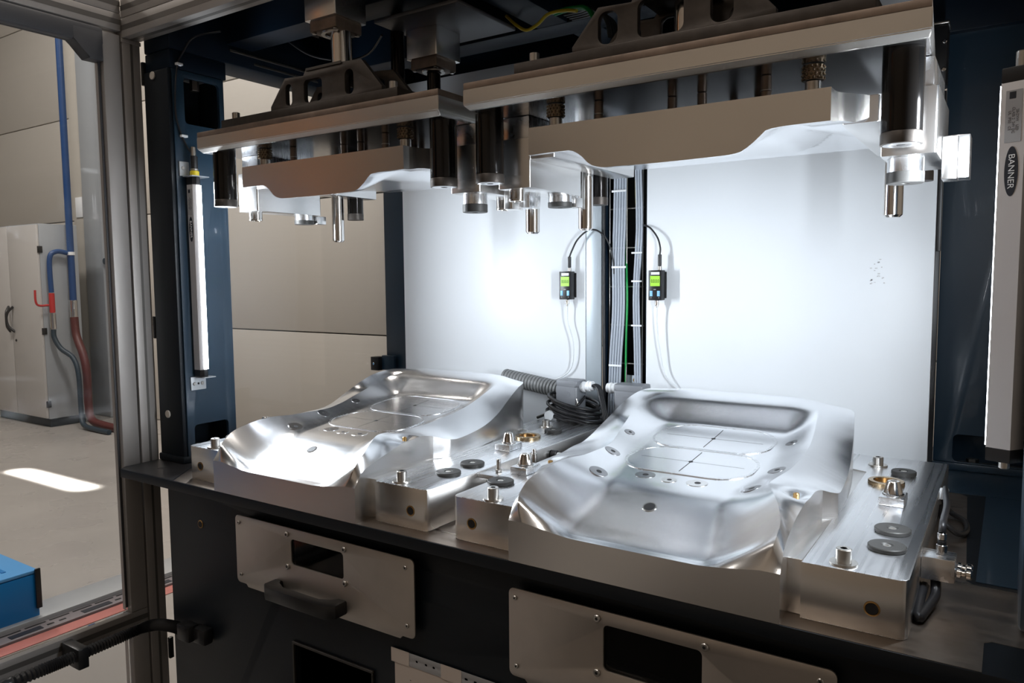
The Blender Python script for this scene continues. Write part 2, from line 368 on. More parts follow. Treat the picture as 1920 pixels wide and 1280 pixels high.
# ------------------------------------------------------------------ enclosure door and profiles at left
def profile(name, x0, x1, y0, y1, z0, z1, axis, parent, faces):
    """anodised profile with recessed grooves on the given faces"""
    o = box(name, ALPRO, x0, x1, y0, y1, z0, z1, parent, bev=.002)
    L = []
    e = .0004
    for f in faces:
        if axis == 'z':
            yc = (y0+y1)/2; xc = (x0+x1)/2
            if f == 'x': L.append((x1-.002, x1+e, yc-.003, yc+.003, z0, z1))
            if f == 'y': L.append((xc-.005, xc+.005, y0-e, y0+.002, z0, z1))
        if axis == 'x':
            zc = (z0+z1)/2; yc = (y0+y1)/2
            if f == 'y': L.append((x0, x1, y0-e, y0+.002, zc-.006, zc+.006))
            if f == 'z': L.append((x0, x1, yc-.005, yc+.005, z0-e, z0+.002))
        if axis == 'y':
            zc = (z0+z1)/2; xc = (x0+x1)/2
            if f == 'x': L.append((x1-.002, x1+e, y0, y1, zc-.006, zc+.006))
            if f == 'z': L.append((xc-.005, xc+.005, y0, y1, z0-e, z0+.002))
    if L: boxes('groove', ALGR, L, parent, bev=0)
    return o
def enclosure():
    t = thing('enclosure_frame', 'aluminium profile enclosure frame at the left of the machine', 'frame', (-1.83, 1.06, -.9))
    profile('corner_post', -1.845, -1.80, 1.045, 1.09, -.9, 1.075, 'z', t, 'xy')
    profile('front_beam', -1.80, .6, 1.045, 1.09, 1.030, 1.075, 'x', t, 'yz')
    profile('front_upper_beam', -1.80, .6, 1.045, 1.09, 1.0755, 1.120, 'x', t, 'yz')
    profile('side_beam', -1.845, -1.80, -1.0, 1.0445, 1.045, 1.085, 'y', t, 'xz')
    profile('side_upper_beam', -1.845, -1.80, -1.0, 1.0445, 1.0855, 1.130, 'y', t, 'xz')
    box('corner_cap', ALPRO, -1.847, -1.798, 1.043, 1.092, 1.0205, 1.0295, t, bev=.001)
    profile('rear_side_beam', -1.945, -1.90, 1.1, 2.6, 1.085, 1.13, 'y', t, 'xz')
    profile('rear_corner_post', -1.945, -1.90, 2.6, 2.645, -.9, 1.13, 'z', t, 'xy')
    d = thing('enclosure_door', 'clear acrylic door in a grey aluminium frame left of the machine', 'door', (-1.82, .2, -.9))
    profile('door_stile', -1.84, -1.80, .998, 1.040, -.372, 1.035, 'z', d, '')
    profile('door_bottom_rail', -1.826, -1.80, -1.0, 1.040, -.413, -.3725, 'y', d, 'x')
    profile('door_lower_stile', -1.84, -1.80, .998, 1.040, -.86, -.4135, 'z', d, '')
    box('top_gasket', GASK, -1.835, -1.797, -1.0, 1.0, 1.000, 1.042, d, bev=.006)
    prism('corner_gasket', GASK, [(.93, 1.0), (.93, 1.03), (.996, 1.03), (.996, .965), (.965, .965), (.95, .985)], -1.834, -1.7965, d, 'x', bev=.002)
    box('pane', ACR, -1.823, -1.817, -1.0, .9975, -.372, 1.0, d, bev=0)
    box('lower_pane', ACR, -1.823, -1.817, -1.0, .9975, -.86, -.4135, d, bev=0)
    box('gasket_strip', GASK, -1.8165, -1.8135, .992, .9975, -.36, .965, d, bev=.0005)
    for zz in (.955, .335, -.50):
        tag(box('hinge_clip', BLKPL, -1.799, -1.790, 1.088, 1.10, zz-.028, zz+.028, bev=.002), 'small black spacer clip on the enclosure post, %s' % ('upper one' if zz > .9 else 'middle one' if zz > 0 else 'lowest one'), 'clip', 'post clips')
    # conduit along the rail
    t = thing('corrugated_conduit', 'black corrugated conduit curving from the rail to the cabinet front', 'conduit', (-1.74, .8, -.4))
    P = catmull([(-1.745, .2, -.40), (-1.745, .68, -.398), (-1.742, .82, -.396), (-1.738, .95, -.392), (-1.70, .992, -.376), (-1.62, .992, -.358), (-1.57, .992, -.356)], 40)
    tube('conduit', BLKRB, P, .0125, t, 12, rfun=lambda i: .0125+.0016*(1 if i % 2 else -1), smooth=False)
    bm = bmesh.new(); bbox_bm(bm, -1.580, -1.535, .978, 1.008, -.374, -.336, .004); bbox_bm(bm, -1.548, -1.498, .992, 1.0185, -.378, -.340, .006); shift(bm, t)
    link('elbow_fitting', finish(bm), BLKPL, t)
    box('conduit_clamp', BLKPL, -1.798, -1.722, .828, .852, -.424, -.376, t, bev=.003)
    tag(box('pane_side', ACR, -1.90, -1.895, 1.30, 2.59, .012, 1.08, bev=0), 'clear acrylic side pane between the left columns, hall wall showing through', 'pane')
enclosure()

# ------------------------------------------------------------------ machine bench
def bench():
    t = thing('press_bench', 'heavy steel bench with worn bare top and dark blue-black front', 'bench', (-.82, 1.4, -.9))
    pts = [(-1.785, .98), (.16, .98), (.16, 2.25), (-1.9, 2.25), (-1.9, 1.30), (-1.797, 1.30), (-1.797, 1.0)]
    prism('tabletop', BLUEB, pts, -.022, -.0006, t, bev=.0012)
    bare = [(-1.57, .982), (-.012, .982), (-.012, 1.064), (-.004, 1.072), (.15, 1.072), (.15, 1.26), (-.030, 1.262), (-.040, 1.272), (-.060, 1.770), (-.075, 1.785), (-1.57, 1.785), (-1.66, 1.70), (-1.66, 1.10)]
    prism('bare_top', TABLE, bare, -.0005, .0, t)
    prism('worn_corner', mat('thin_dark_paint', (.035, .033, .034), .4, .3, var=.3, vscale=20), [(-1.782, .983), (-1.575, .983), (-1.665, 1.10), (-1.79, 1.10)], -.0005, -.0001, t)
    box('rear_paint', BLUE, -1.66, .15, 1.79, 2.2, -.0005, .0008, t, bev=0)
    box('side_paint', BLUE, -.028, .15, 1.275, 1.788, -.0005, .0006, t, bev=0)
    cyl('dowel_hole', HOLE, (-1.700, 1.035, -.0005), .010, .0007, t)
    # cabinet body under the top, the front pierced by the pockets
    outer = [(-1.655, -.90), (.15, -.90), (.15, -.0225), (-1.655, -.0225)]
    r1 = rrect(-1.126, -.099, .16, .06, .008); r2 = rrect(-.419, -.111, .17, .075, .008)
    hole = [(-1.222, -.44), (-1.000, -.44), (-1.000, -.305), (-1.222, -.305)]
    plate('front_panel', BLUEB, outer, [r1, r2, hole], 1.020, 1.035, t, 'y')
    boxes('carcass', CABINT, [(-1.655, -1.64, 1.0355, 2.1, -.9, -.0225), (.135, .15, 1.0355, 2.1, -.9, -.0225), (-1.6395, .1345, 2.09, 2.1, -.9, -.0225), (-1.6395, .1345, 1.0355, 2.09, -.90, -.89)], t)
    boxes('pocket_frame', mat('worn_pocket_edge', (.05, .045, .04), .4, .5, bump=.4, bscale=(200, 200, 200)), [(-1.226, -.996, 1.0145, 1.0198, -.305, -.299), (-1.226, -1.2205, 1.0145, 1.0198, -.44, -.3055), (-1.0005, -.996, 1.0145, 1.0198, -.44, -.3055)], t)
    cyl('threaded_hole', BRASS, (-1.532, 1.0185, -.105), .0095, .003, t, 'y')
    cyl('threaded_hole', HOLE, (-1.532, 1.0178, -.105), .007, .001, t, 'y')
    # a glimpse of mechanics behind the windows
    for k in range(4):
        tube('inner_rod', SCREW, [(-1.24+.07*k, 1.12+.03*k, -.19), (-1.10+.07*k, 1.3, -.06)], .004, t, 6, smooth=False)
bench()
def hatch(label, x0, x1, wx0, wx1, wz0, wz1, hx0, hx1, hz, zt, zb):
    t = thing('hatch_plate', label, 'hatch', ((x0+x1)/2, 1.0, (zt+zb)/2), 'stainless hatch plates')
    r = .010; o = []
    def arc(cx, cz, a0, n=4):
        for i in range(n+1):
            a = math.radians(a0+90*i/n); o.append((cx+r*math.cos(a), cz+r*math.sin(a)))
    arc(x1-r, zt-r, 0); arc(x0+r, zt-r, 90); arc(x0+r, zb+r, 180)
    o.extend([(x0+.030, zb), (x0+.036, zb-.006), (x1-.036, zb-.006), (x1-.030, zb)]); arc(x1-r, zb+r, 270)
    plate('plate', STAIN, o, [rrect((wx0+wx1)/2, (wz0+wz1)/2, wx1-wx0, wz1-wz0, .008)], .9995, 1.003, t, 'y')
    box('backing', BLKPL, x0+.015, wx0-.004, 1.0035, 1.0195, zb+.01, zt-.01, t)
    box('backing', BLKPL, wx1+.004, x1-.015, 1.0035, 1.0195, zb+.01, zt-.01, t)
    box('window_pane', ACR, wx0-.003, wx1+.003, 1.0035, 1.006, wz0-.003, wz1+.003, t, bev=0)
    for sx, sz in ((x0+.012, zt-.016), (x0+.014, zb+.018), (x1-.020, zt-.018), (x1-.018, zb+.022)):
        s = cyl('screw', SCREW, (sx, .9972, sz), .0042, .0022, t, 'y', 16)
        cyl('socket', HOLE, (sx, .9970, sz), .0018, .0004, s, 'y', 6)
    for sx in (wx0-.010, wx1+.004):
        for sz in (wz1+.008, wz0-.006):
            s = cyl('window_screw', SCREW, (sx, .9958, sz), .0058, .0036, t, 'y', 20)
            cyl('socket', HOLE, (sx, .9955, sz), .0026, .0006, s, 'y', 6)
    # bridge handle with chamfered corners
    w = hx1-hx0
    H = [(hx0, 0), (hx0, -.030), (hx0+.018, -.043), (hx1-.018, -.043), (hx1, -.030), (hx1, 0), (hx1-.022, 0), (hx1-.024, -.016), (hx1-.050, -.028), (hx0+.050, -.028), (hx0+.024, -.016), (hx0+.022, 0)]
    prism('handle', BLKPL, [(a, .9992+b) for a, b in H], hz-.014, hz+.014, t, 'z', bev=.004)
    for hx in (hx0+.011, hx1-.011): cyl('handle_screw', INKG, (hx, .9655, hz-.002), .0045, .004, t, 'y', 16)
hatch('left stainless hatch plate with small window and black bridge handle', -1.377, -.874, -1.201, -1.052, -.125, -.072, -1.250, -1.045, -.178, -.050, -.198)
hatch('right stainless hatch plate with dark window, lower edge out of view', -.670, -.167, -.498, -.344, -.146, -.074, -.545, -.340, -.205, -.053, -.202)
t = thing('document_sleeve', 'paper sheet in a punched clear sleeve taped below the left hatch plate', 'paper', (-.83, 1.015, -.33))
box('sheet', PAPER, -.940, -.700, 1.0165, 1.0172, -.56, -.252, t, bev=0)
PH = [rrect(-.885+dx, -.249, .0055 if i else .005, .0045, .0019, 3) for i, dx in enumerate((0, .022, .040))]+[rrect(-.772+dx, -.249, .007, .0045, .0019, 3) for dx in (0, .020, .045)]
plate('punched_strip', LABEL, [(-.945, -.262), (-.695, -.262), (-.695, -.237), (-.945, -.237)], PH, 1.0152, 1.0160, t, 'y', bev=.0001)
for a_, b_ in ((-.947, -.903), (-.828, -.782)): box('tape', PAPER, a_, b_, 1.0146, 1.0150, -.263, -.236, t, bev=0)
text('printed_text', '22 , ,', INKG, (-.905, 1.0161, -.30), .012, (0, 0, 1), (-1, 0, 0), t)
text('printed_text', 'T', INKG, (-.872, 1.0161, -.318), .012, (1, 0, 0), (0, 0, 1), t)

# ------------------------------------------------------------------ columns and rear
def columns():
    t = thing('left_front_column', 'dark blue steel column at the left carrying the lit light bar', 'column', (-1.74, 1.17, 0))
    z1 = .955
    # hollow folded column, side face with two cut-outs
    side = [(1.10, 0.0), (1.240, 0.0), (1.240, z1), (1.10, z1)]
    lo = rrect(1.168, .055, .098, .075, .010); hi = rrect(1.178, .885, .098, .11, .010)
    plate('side_plate', BLUE, side, [lo, hi], -1.698, -1.688, t, 'x', bev=.0004)
    ft = rrect(-1.738, 1.110, .100, .03, .0095)
    box('front_plate', BLUEB, -1.788, -1.6905, 1.088, 1.0998, 0, z1, t, bev=.004)
    box('outer_plate', BLUEB, -1.790, -1.780, 1.1, 1.240, 0, z1, t, bev=.001)
    box('back_plate', BLUEB, -1.7795, -1.6985, 1.230, 1.240, 0, z1, t, bev=.001)
    box('base_flange', BLUEB, -1.792, -1.6865, 1.084, 1.244, .0, .018, t, bev=.004)
    for zz, nm in ((.943, 'upper'), (.120, 'lower')):
        c = cyl('plug_cap', mat('cream_plastic', (.55, .50, .44), .5), (-1.747, 1.084, zz), .0095, .004, t, 'y')
    for xx, yy in ((-1.72, 1.145), (-1.715, 1.185)): cyl('anchor_bolt', SCREW, (xx, yy, .0185), .009, .020, t, n=6)
    cyl('anchor_bolt', BLKST, (-1.72, 1.18, .92), .011, .03, t, n=6)  # upper bolt coloured dark to imitate shade in the cut-out
    # cable and ties on the column
    tag(tube('lamp_cable', BLKRB, [(-1.58, 1.16, 1.035),  (-1.655, 1.14, 1.03), (-1.679, 1.125, .995), (-1.683, 1.112, .965), (-1.683, 1.103, .90), (-1.683, 1.103, .84), (-1.681, 1.118, .79), (-1.672, 1.133, .755)], .0022), 'thin black cable running down the left column to the light bar', 'cable')
    for zz, yy in ((.966, 1.113), (.798, 1.118)):
        tag(box('cable_tie', WPL, -1.687, -1.677, yy-.006, yy+.010, zz-.003, zz+.003, bev=.001), 'white cable tie on the left column, %s one' % ('upper' if zz > .9 else 'lower'), 'cable tie', 'white cable ties on the column')
    t = thing('left_rear_column', 'dark blue column behind the left mould beside the white panel', 'column', (-1.74, 2.04, 0))
    box('shaft', BLUE, -1.860, -1.62, 2.0, 2.12, .0015, .98, t, bev=.008)
    box('foot', BLUE, -1.865, -1.61, 1.995, 2.13, .0012, .02, t, bev=.003)
    b = thing('clamp_bracket', 'black angle bracket with a bright screw beside the left rear column', 'bracket', (-1.86, 1.96, .15))
    box('block', BLKPL, -1.902, -1.864, 1.965, 1.998, .128, .176, b, bev=.002)
    box('angle', BLUE, -1.8635, -1.805, 1.980, 1.998, .130, .182, b, bev=.003)
    cyl('screw', CHROME, (-1.885, 1.961, .152), .005, .004, b, 'y', 12)
    t = thing('right_rear_column', 'large blue column at the right with a foot cut-out and bolt', 'column', (0, 2.05, 0))
    outer = [(-.140, .018), (.14, .018), (.14, 1.08), (-.140, 1.08)]
    plate('front_plate', BLUE, outer, [rrect(-.025, .052, .152, .064, .012), rrect(-.018, 1.04, .166, .11, .012)], 2.000, 2.010, t, 'y')
    box('inner_back', BLUE, -.14, .14, 2.10, 2.11, .0015, 1.08, t)
    box('left_plate', BLUE, -.14, -.131, 2.0105, 2.0995, .0015, 1.08, t)
    box('right_plate', BLUE, .131, .14, 2.0105, 2.0995, .0015, 1.08, t)
    box('foot_flange', BLUE, -.145, .145, 1.994, 2.0, .0012, .018, t, bev=.002)
    for zz in (.0016, .965):
        cyl('washer', SCREW, (-.062, 2.045, zz if zz < .5 else .988), .022, .004, t)
        cyl('bolt_head', SCREW, (-.062, 2.045, zz+.004 if zz < .5 else .972), .013, .016, t, n=6)
    box('gap_shade_strip', BLKPL, -.172, -.1405, 1.990, 1.9935, .0012, .78, t)  # black strip added to stand in for the dark gap beside the panel
    t = thing('right_front_column', 'dark blue column at the right edge carrying the right light bar', 'column', (.08, 1.2, 0))
    box('shaft', BLUE, .0225, .13, 1.115, 1.278, 0, 1.02, t, bev=.008)
columns()
def light_bar(label, x0, x1, y0, y1, side):
    """octagonal extruded housing; LED face towards side (+1 = +X)"""
    t = thing('light_bar', label, 'lamp', ((x0+x1)/2, (y0+y1)/2, .215), 'machine light bars')
    c = .007
    pts = [(x0+c, y0), (x1-c, y0), (x1, y0+c), (x1, y1-c), (x1-c, y1), (x0+c, y1), (x0, y1-c), (x0, y0+c)]
    if side < 0: pts = [(x0, y0+.010), (x0+.026, y0), (x1, y0+.018), (x1, y1-c), (x1-c, y1), (x0+c, y1), (x0, y1-c)]
    prism('housing', LEDH, pts, .232, .682, t, bev=.0005)
    prism('end_cap', BLKPL, pts, .215, .2318, t, bev=.001); prism('end_cap', BLKPL, pts, .6822, .70, t, bev=.001)
    if side > 0: box('led_window', LEDE, x1+.0002, x1+.002, y0+.006, y1-.004, .234, .680, t, bev=0)
    else: box('led_window', LEDE, x0-.0012, x0-.0002, y0+.014, y1-.004, .234, .680, t, bev=0)
    yf = y0-.0006; xc = (x0+c+x1-c)/2
    w = x1-x0-2*c
    if side < 0:
        xc = x0+.013; yf = y0-.0006; xd = Vector((.026, -.005, 0)).normalized()
        def tilt(o):
            M = Matrix.Translation(Vector((x0+.026, y0, 0))-loc_of(t)) @ Matrix.Rotation(math.atan2(-.010, .026), 4, 'Z') @ Matrix.Translation(-(Vector((x0+.026, y0, 0))-loc_of(t)))
            o.data.transform(M)
    else: tilt = lambda o: None
    tilt(prism('logo_badge', INK, [(xc+.0075*math.cos(a*PI/16), .575+.030*math.sin(a*PI/16)) for a in range(32)], yf, y0-.0001, t, 'y'))
    tilt(text('logo_text', 'BANNER', WINK, (xc, yf-.0003, .575), .0098, (0, 0, -1), (1, 0, 0), t, sx=1.1))
    tilt(box('data_label', LABEL, xc-.009, xc+.009, yf, y0-.0001, .61, .672, t, bev=0))
    lp = text('label_print', '28-2XW   LED\nCLASS 2  24V DC\nUL  IP50   CE', INKG, (xc, yf-.0002, .636), .0042, (0, 0, -1), (1, 0, 0), t)
    tilt(lp); tilt(box('label_mark', INK, xc-.005, xc+.002, yf-.0004, yf-.0001, .662, .670, t, bev=0))
    return t
t = light_bar('lit LED light bar on the left column, bright white strip', -1.6865, -1.6500, 1.120, 1.142, 1)
# brackets and plug of the left bar
b = box('lower_bracket', GREYL, -1.687, -1.684, 1.112, 1.154, .180, .2135, t); 
for yy in (1.121, 1.143): cyl('bracket_screw', SCREW, (-1.684, yy, .196), .0045, .002, t, 'x', 12)
cyl('bracket_slot', HOLE, (-1.6838, 1.132, .196), .0028, .0006, t, 'x', 12)
box('bracket_tab', GREYL, -1.683, -1.645, 1.122, 1.156, .2115, .2145, t)
box('upper_bracket', GREYL, -1.687, -1.684, 1.106, 1.132, .703, .738, t)
cyl('bracket_screw', SCREW, (-1.684, 1.115, .722), .0045, .002, t, 'x', 12)
box('bracket_tab', GREYL, -1.6835, -1.645, 1.112, 1.160, .7005, .703, t)
cyl('connector_ring', YELC, (-1.668, 1.135, .7035), .0105, .012, t); cyl('connector_ring', SCREW, (-1.668, 1.135, .7155), .009, .006, t)
cyl('plug', BLKPL, (-1.668, 1.135, .7215), .0085, .030, t); cyl('plug_ferrule', SCREW, (-1.670, 1.135, .7515), .0065, .022, t)
t = light_bar('light bar at the far right edge showing its grey housing and oval badge', -.0205, .0195, 1.112, 1.152, -1)
cyl('end_screw', SCREW, (0, 1.13, .205), .006, .0098, t); cyl('end_plug', SCREW, (0, 1.13, .7002), .007, .02, t)

def rear():
    t = thing('backing_panel', 'left white backing panel behind the left mould', 'panel', (-1.31, 1.86, 0), 'white backing panels')
    box('sheet', WHITE, -1.640, -.9815, 1.856, 1.866, .002, 1.06, t, bev=.001)
    t = thing('backing_panel', 'right white backing panel behind the right mould with faint tape marks', 'panel', (-.47, 1.86, 0), 'white backing panels')
    box('sheet', WHITE, -.801, -.141, 1.856, 1.866, .002, .83, t, bev=.001)
    box('sheet_upper', WHITE, -.801, -.20, 1.867, 1.875, .80, 1.06, t, bev=.001)
    TM = mat('tape_residue', (.55, .55, .56), .6, var=.3, vscale=300)
    L = []
    for i in range(26):
        a = random.uniform(-.268, -.238); zz = random.uniform(.425, .485)
        if .445 < zz < .455 and a < -.255: continue
        L.append((a, a+random.uniform(.002, .005), 1.8556, 1.8559, zz, zz+random.uniform(.0012, .003)))
    boxes('tape_residue', TM, L, t, bev=0)['kind'] = 'stuff'
    t = thing('cable_channel', 'recessed black cable channel between the white panels', 'channel', (-.87, 1.9, 0))
    box('side_strip', GREYP, -.980, -.934, 1.858, 1.866, .002, 1.05, t)
    box('channel_back', CABINT, -.933, -.802, 1.945, 1.955, .002, 1.05, t)
    box('channel_side', NAVY, -.934, -.924, 1.867, 1.944, .002, 1.05, t)
    box('channel_side', NAVY, -.808, -.802, 1.867, 1.944, .002, 1.05, t)
    box('foot_bracket', GREYP, -.872, -.828, 1.888, 1.892, .002, .185, t)
    cyl('foot_bolt', BRASS, (-.846, 1.886, .172), .006, .003, t, 'y', 12)
    g = thing('wire_tray', 'galvanised wire cable tray standing in the black channel', 'cable tray', (-.87, 1.885, 0))
    for x in (-.918, -.868, -.8215): tube('upright_wire', SCREW, [(x, 1.878, .003), (x, 1.878, 1.04)], .0022, g, 8, smooth=False)
    for k in range(10):
        z = .113+.1042*k; tube('cross_wire', SCREW, [(-.921, 1.8815, z), (-.8195, 1.8815, z)], .0022, g, 8, smooth=False)
    # grey cables
    for k in range(5):
        x0 = -.905+.0078*k; w = .003
        tag(tube('grey_cable', GREYC, [(x0-.014, 1.872, .05), (x0-.010+w, 1.870, .22), (x0-.001+w, 1.869, .36), (x0+.004-w, 1.870, .5), (x0+.004, 1.871, .62), (x0+.003+w, 1.870, .8), (x0, 1.872, 1.04)], .0034), 'grey cable in the left bundle on the wire tray', 'cable', 'left bundle of grey cables')
    for k in range(3):
        x0 = -.838+.0070*k; w = .002
        tag(tube('grey_cable', GREYC, [(x0+.003, 1.870, .05), (x0-.003+w, 1.870, .25), (x0-.005, 1.870, .4), (x0+w, 1.870, .55), (x0+.002, 1.871, .62), (x0-.004+w, 1.870, .8), (x0, 1.872, 1.04)], .0031), 'grey cable in the right bundle on the wire tray', 'cable', 'right bundle of grey cables')
    tag(tube('green_cable', GREENC, [(-.872, 1.884, .05), (-.868, 1.876, .26), (-.863, 1.872, .38), (-.866, 1.875, .45), (-.874, 1.885, .55)], .003), 'green cable bulging from the left grey bundle', 'cable')
    tag(tube('yellow_cable', YELC, [(-.836, 1.886, 1.03), (-.845, 1.884, .75), (-.842, 1.886, .60), (-.838, 1.890, .50)], .0026), 'yellow cable beside the right grey bundle', 'cable')
    tag(tube('black_cable', BLKRB, [(-.926, 1.862, 1.04), (-.928, 1.862, .6), (-.927, 1.862, .3), (-.925, 1.8615, .05)], .0045), 'black cable running down the left edge of the channel', 'cable')
    for z, a, b in ((.680, -.902, -.866), (.478, -.902, -.866), (.2115, -.910, -.878)):
        tag(box('cable_tie', WPL, a-.004, b+.002, 1.8635, 1.8655, z-.0028, z+.0028, bev=.0005), 'white cable tie around the left grey bundle, %s one' % ('top' if z > .6 else 'middle' if z > .3 else 'lowest'), 'cable tie', 'ties on the left bundle')
    for z in (.515, .44, .322):
        tag(box('cable_tie', WPL, -.848, -.818, 1.864, 1.866, z-.0022, z+.0022, bev=.0005), 'white cable tie around the right grey bundle, %s one' % ('top' if z > .5 else 'middle' if z > .4 else 'lowest'), 'cable tie', 'ties on the right bundle')
rear()
def gauge(label, x0, cable, hose):
    t = thing('pressure_gauge', label, 'gauge', (x0+.018, 1.84, .39), 'digital pressure gauges')
    x1 = x0+.036
    box('case', BLKPL, x0, x1, 1.826, 1.850, .391, .468, t, bev=.0015)
    box('mounting_clip', BLKPL, x0+.008, x1+.003, 1.8505, 1.8555, .396, .464, t)
    box('display', LCD, x0+.0055, x1-.0045, 1.8252, 1.8258, .4275, .4535, t, bev=0)
    text('digits', '0.0.0.0', LCDT, ((x0+x1)/2+.0008, 1.8249, .4400), .0125, (1, 0, 0), (0, 0, 1), t, sx=.66)
    box('brand_tag', WPL, x0+.0075, x1-.0055, 1.8252, 1.8258, .4565, .4635, t, bev=0)
    box('status_led', WPL, x0+.015, x0+.021, 1.8252, 1.8258, .4185, .4195, t, bev=0)
    for bx in (x0+.0045, x0+.0245): box('button', BTN, bx, bx+.0075, 1.8246, 1.8258, .4015, .4155, t, bev=.0005)
    text('button_mark', '<', WINK, (x0+.008, 1.8255, .3975), .005, (1, 0, 0), (0, 0, 1), t)
    text('button_mark', '+', WINK, (x0+.029, 1.8255, .3975), .005, (1, 0, 0), (0, 0, 1), t)
    c = (x0+.026, 1.838)
    cyl('cable_nut', SCREW, (*c, .4682), .0055, .010, t, n=12)
    cyl('cable_boot', BLKPL, (*c, .4784), .0048, .030, t, n=16)
    cyl('air_fitting', CHROME, (x0+.019, 1.838, .3775), .0055, .0132, t, n=12); cyl('fitting_nose', CHROME, (x0+.019, 1.838, .3725), .0038, .0048, t, n=12)
    tag(tube('gauge_cable', BLKRB, [(*c, .508)]+cable, .0024), 'thin black cable from the top of the %s pressure gauge' % ('left' if x0 < -.9 else 'right'), 'cable')
    tag(tube('air_tube', TUBE, [(x0+.019, 1.838, .3725)]+hose, .0019, n=8), 'thin clear air tube hanging below the %s pressure gauge' % ('left' if x0 < -.9 else 'right'), 'tube')
gauge('left black digital pressure gauge with green display on the left white panel', -1.047,
      [(-1.012, 1.836, .525), (-.995, 1.838, .555), (-.965, 1.842, .578), (-.938, 1.850, .575), (-.915, 1.860, .548), (-.903, 1.866, .50), (-.900, 1.868, .46)],
      [(-1.028, 1.840, .33), (-1.012, 1.842, .27), (-1.020, 1.845, .20), (-1.07, 1.848, .165), (-1.13, 1.848, .162), (-1.20, 1.846, .168)])
gauge('right black digital pressure gauge with green display on the right white panel', -.783,
      [(-.756, 1.838, .525), (-.764, 1.840, .55), (-.785, 1.846, .575), (-.805, 1.856, .585), (-.812, 1.866, .585)],
      [(-.764, 1.840, .33), (-.758, 1.842, .27), (-.742, 1.845, .20), (-.70, 1.848, .155), (-.665, 1.848, .142), (-.62, 1.846, .12)])

# ------------------------------------------------------------------ lower moulds
ZC = [(0, .0565), (.006, .057), (.011, .0565), (.05, .0725), (.098, .0945), (.135, .1085), (.155, .1120), (.175, .1132), (.2, .1142), (.25, .1175), (.3026, .1215), (.46, .136), (.50, .1405), (.522, .146), (.545, .163), (.56, .178), (.572, .188), (.585, .1935), (.60, .198), (.62, .2015), (.64, .201), (.655, .196)]
RL = [(0, .186), (.006, .197), (.012, .2025), (.028, .206), (.046, .2025), (.078, .190), (.137, .180), (.19, .172), (.238, .172), (.30, .180), (.351, .193), (.425, .209), (.50, .220), (.54, .218), (.57, .205), (.585, .19), (.60, .17), (.655, .14)]
RR = [(0, .181), (.006, .191), (.012, .196), (.03, .199), (.06, .190), (.10, .172), (.14, .158), (.196, .142), (.24, .146), (.287, .154), (.382, .158), (.45, .153), (.50, .147), (.54, .142), (.575, .134), (.60, .127), (.62, .12), (.655, .105)]
ZL = [(0, .067), (.006, .082), (.012, .097), (.028, .110), (.046, .124), (.078, .136), (.11, .142), (.137, .143), (.18, .141), (.238, .140), (.30, .138), (.351, .141), (.425, .153), (.50, .168), (.54, .180), (.57, .189), (.60, .1995), (.62, .203), (.64, .2025), (.655, .197)]
ZR = [(0, .067), (.006, .084), (.012, .101), (.03, .120), (.06, .136), (.10, .145), (.137, .142), (.196, .133), (.24, .134), (.287, .138), (.382, .150), (.45, .162), (.502, .174), (.54, .183), (.57, .190), (.60, .196), (.62, .1985), (.64, .197), (.655, .190)]
WL = [(0, .213), (.05, .217), (.08, .222), (.15, .235), (.25, .257), (.33, .268), (.385, .268), (.45, .252), (.52, .240), (.58, .236), (.61, .228), (.63, .214), (.645, .192), (.655, .16)]
WR = [(0, .208), (.05, .206), (.09, .205), (.150, .2095), (.214, .214), (.236, .222), (.258, .231), (.30, .2295), (.35, .227), (.46, .217), (.55, .205), (.58, .200), (.61, .188), (.63, .170), (.645, .145), (.655, .11)]
OL = [(0, .066), (.008, .076), (.02, .092), (.05, .106), (.10, .118), (.15, .124), (.22, .122), (.278, .120), (.34, .120), (.385, .127), (.442, .158), (.48, .178), (.521, .193), (.56, .199), (.60, .201), (.655, .194)]
OR = [(0, .067), (.008, .077), (.02, .092), (.05, .103), (.10, .116), (.145, .129), (.18, .132), (.21, .128), (.25, .116), (.285, .111), (.35, .115), (.40, .122), (.45, .136), (.50, .158), (.54, .175), (.58, .187), (.62, .189), (.655, .180)]
def H(u, v):
    zc = itp(ZC, v)
    if u < 0: r = itp(RL, v); zr = itp(ZL, v); w = itp(WL, v); zo = itp(OL, v)
    else: r = itp(RR, v); zr = itp(ZR, v); w = itp(WR, v); zo = itp(OR, v)
    cx = -.022*clear_smooth(.15, .35, v)
    a = abs(u)
    if a <= r:
        s = abs(u-cx)/abs((r if u > 0 else -r)-cx) if u*(u-cx) > 0 or cx == 0 else 0
        s = min(1, s)
        s0 = .50+.15*clear_smooth(.1, .25, v)
        g = max(0, (s-s0)/(1-s0)); g = g**1.7*(1.25-.25*g)
        if v < .02: g = g**.9
        z = zc+(zr-zc)*g
    else:
        k = min(1, (a-r)/max(.004, w-r)); z = zr+(zo-zr)*(k**(1.05 if v > .03 else .9))
        # shallow pockets that hold the small screws
    for pu, pv, d, q in ((.190, .160, .012, .017), (-.232, .165, .010, .017)):
        if a > r*.98:
            e = ((u-pu)**2+(v-pv)**2)/(q*q)
            if e < 4: z -= d*math.exp(-e*1.2)*clear_smooth(0, .012, a-r)
    return z
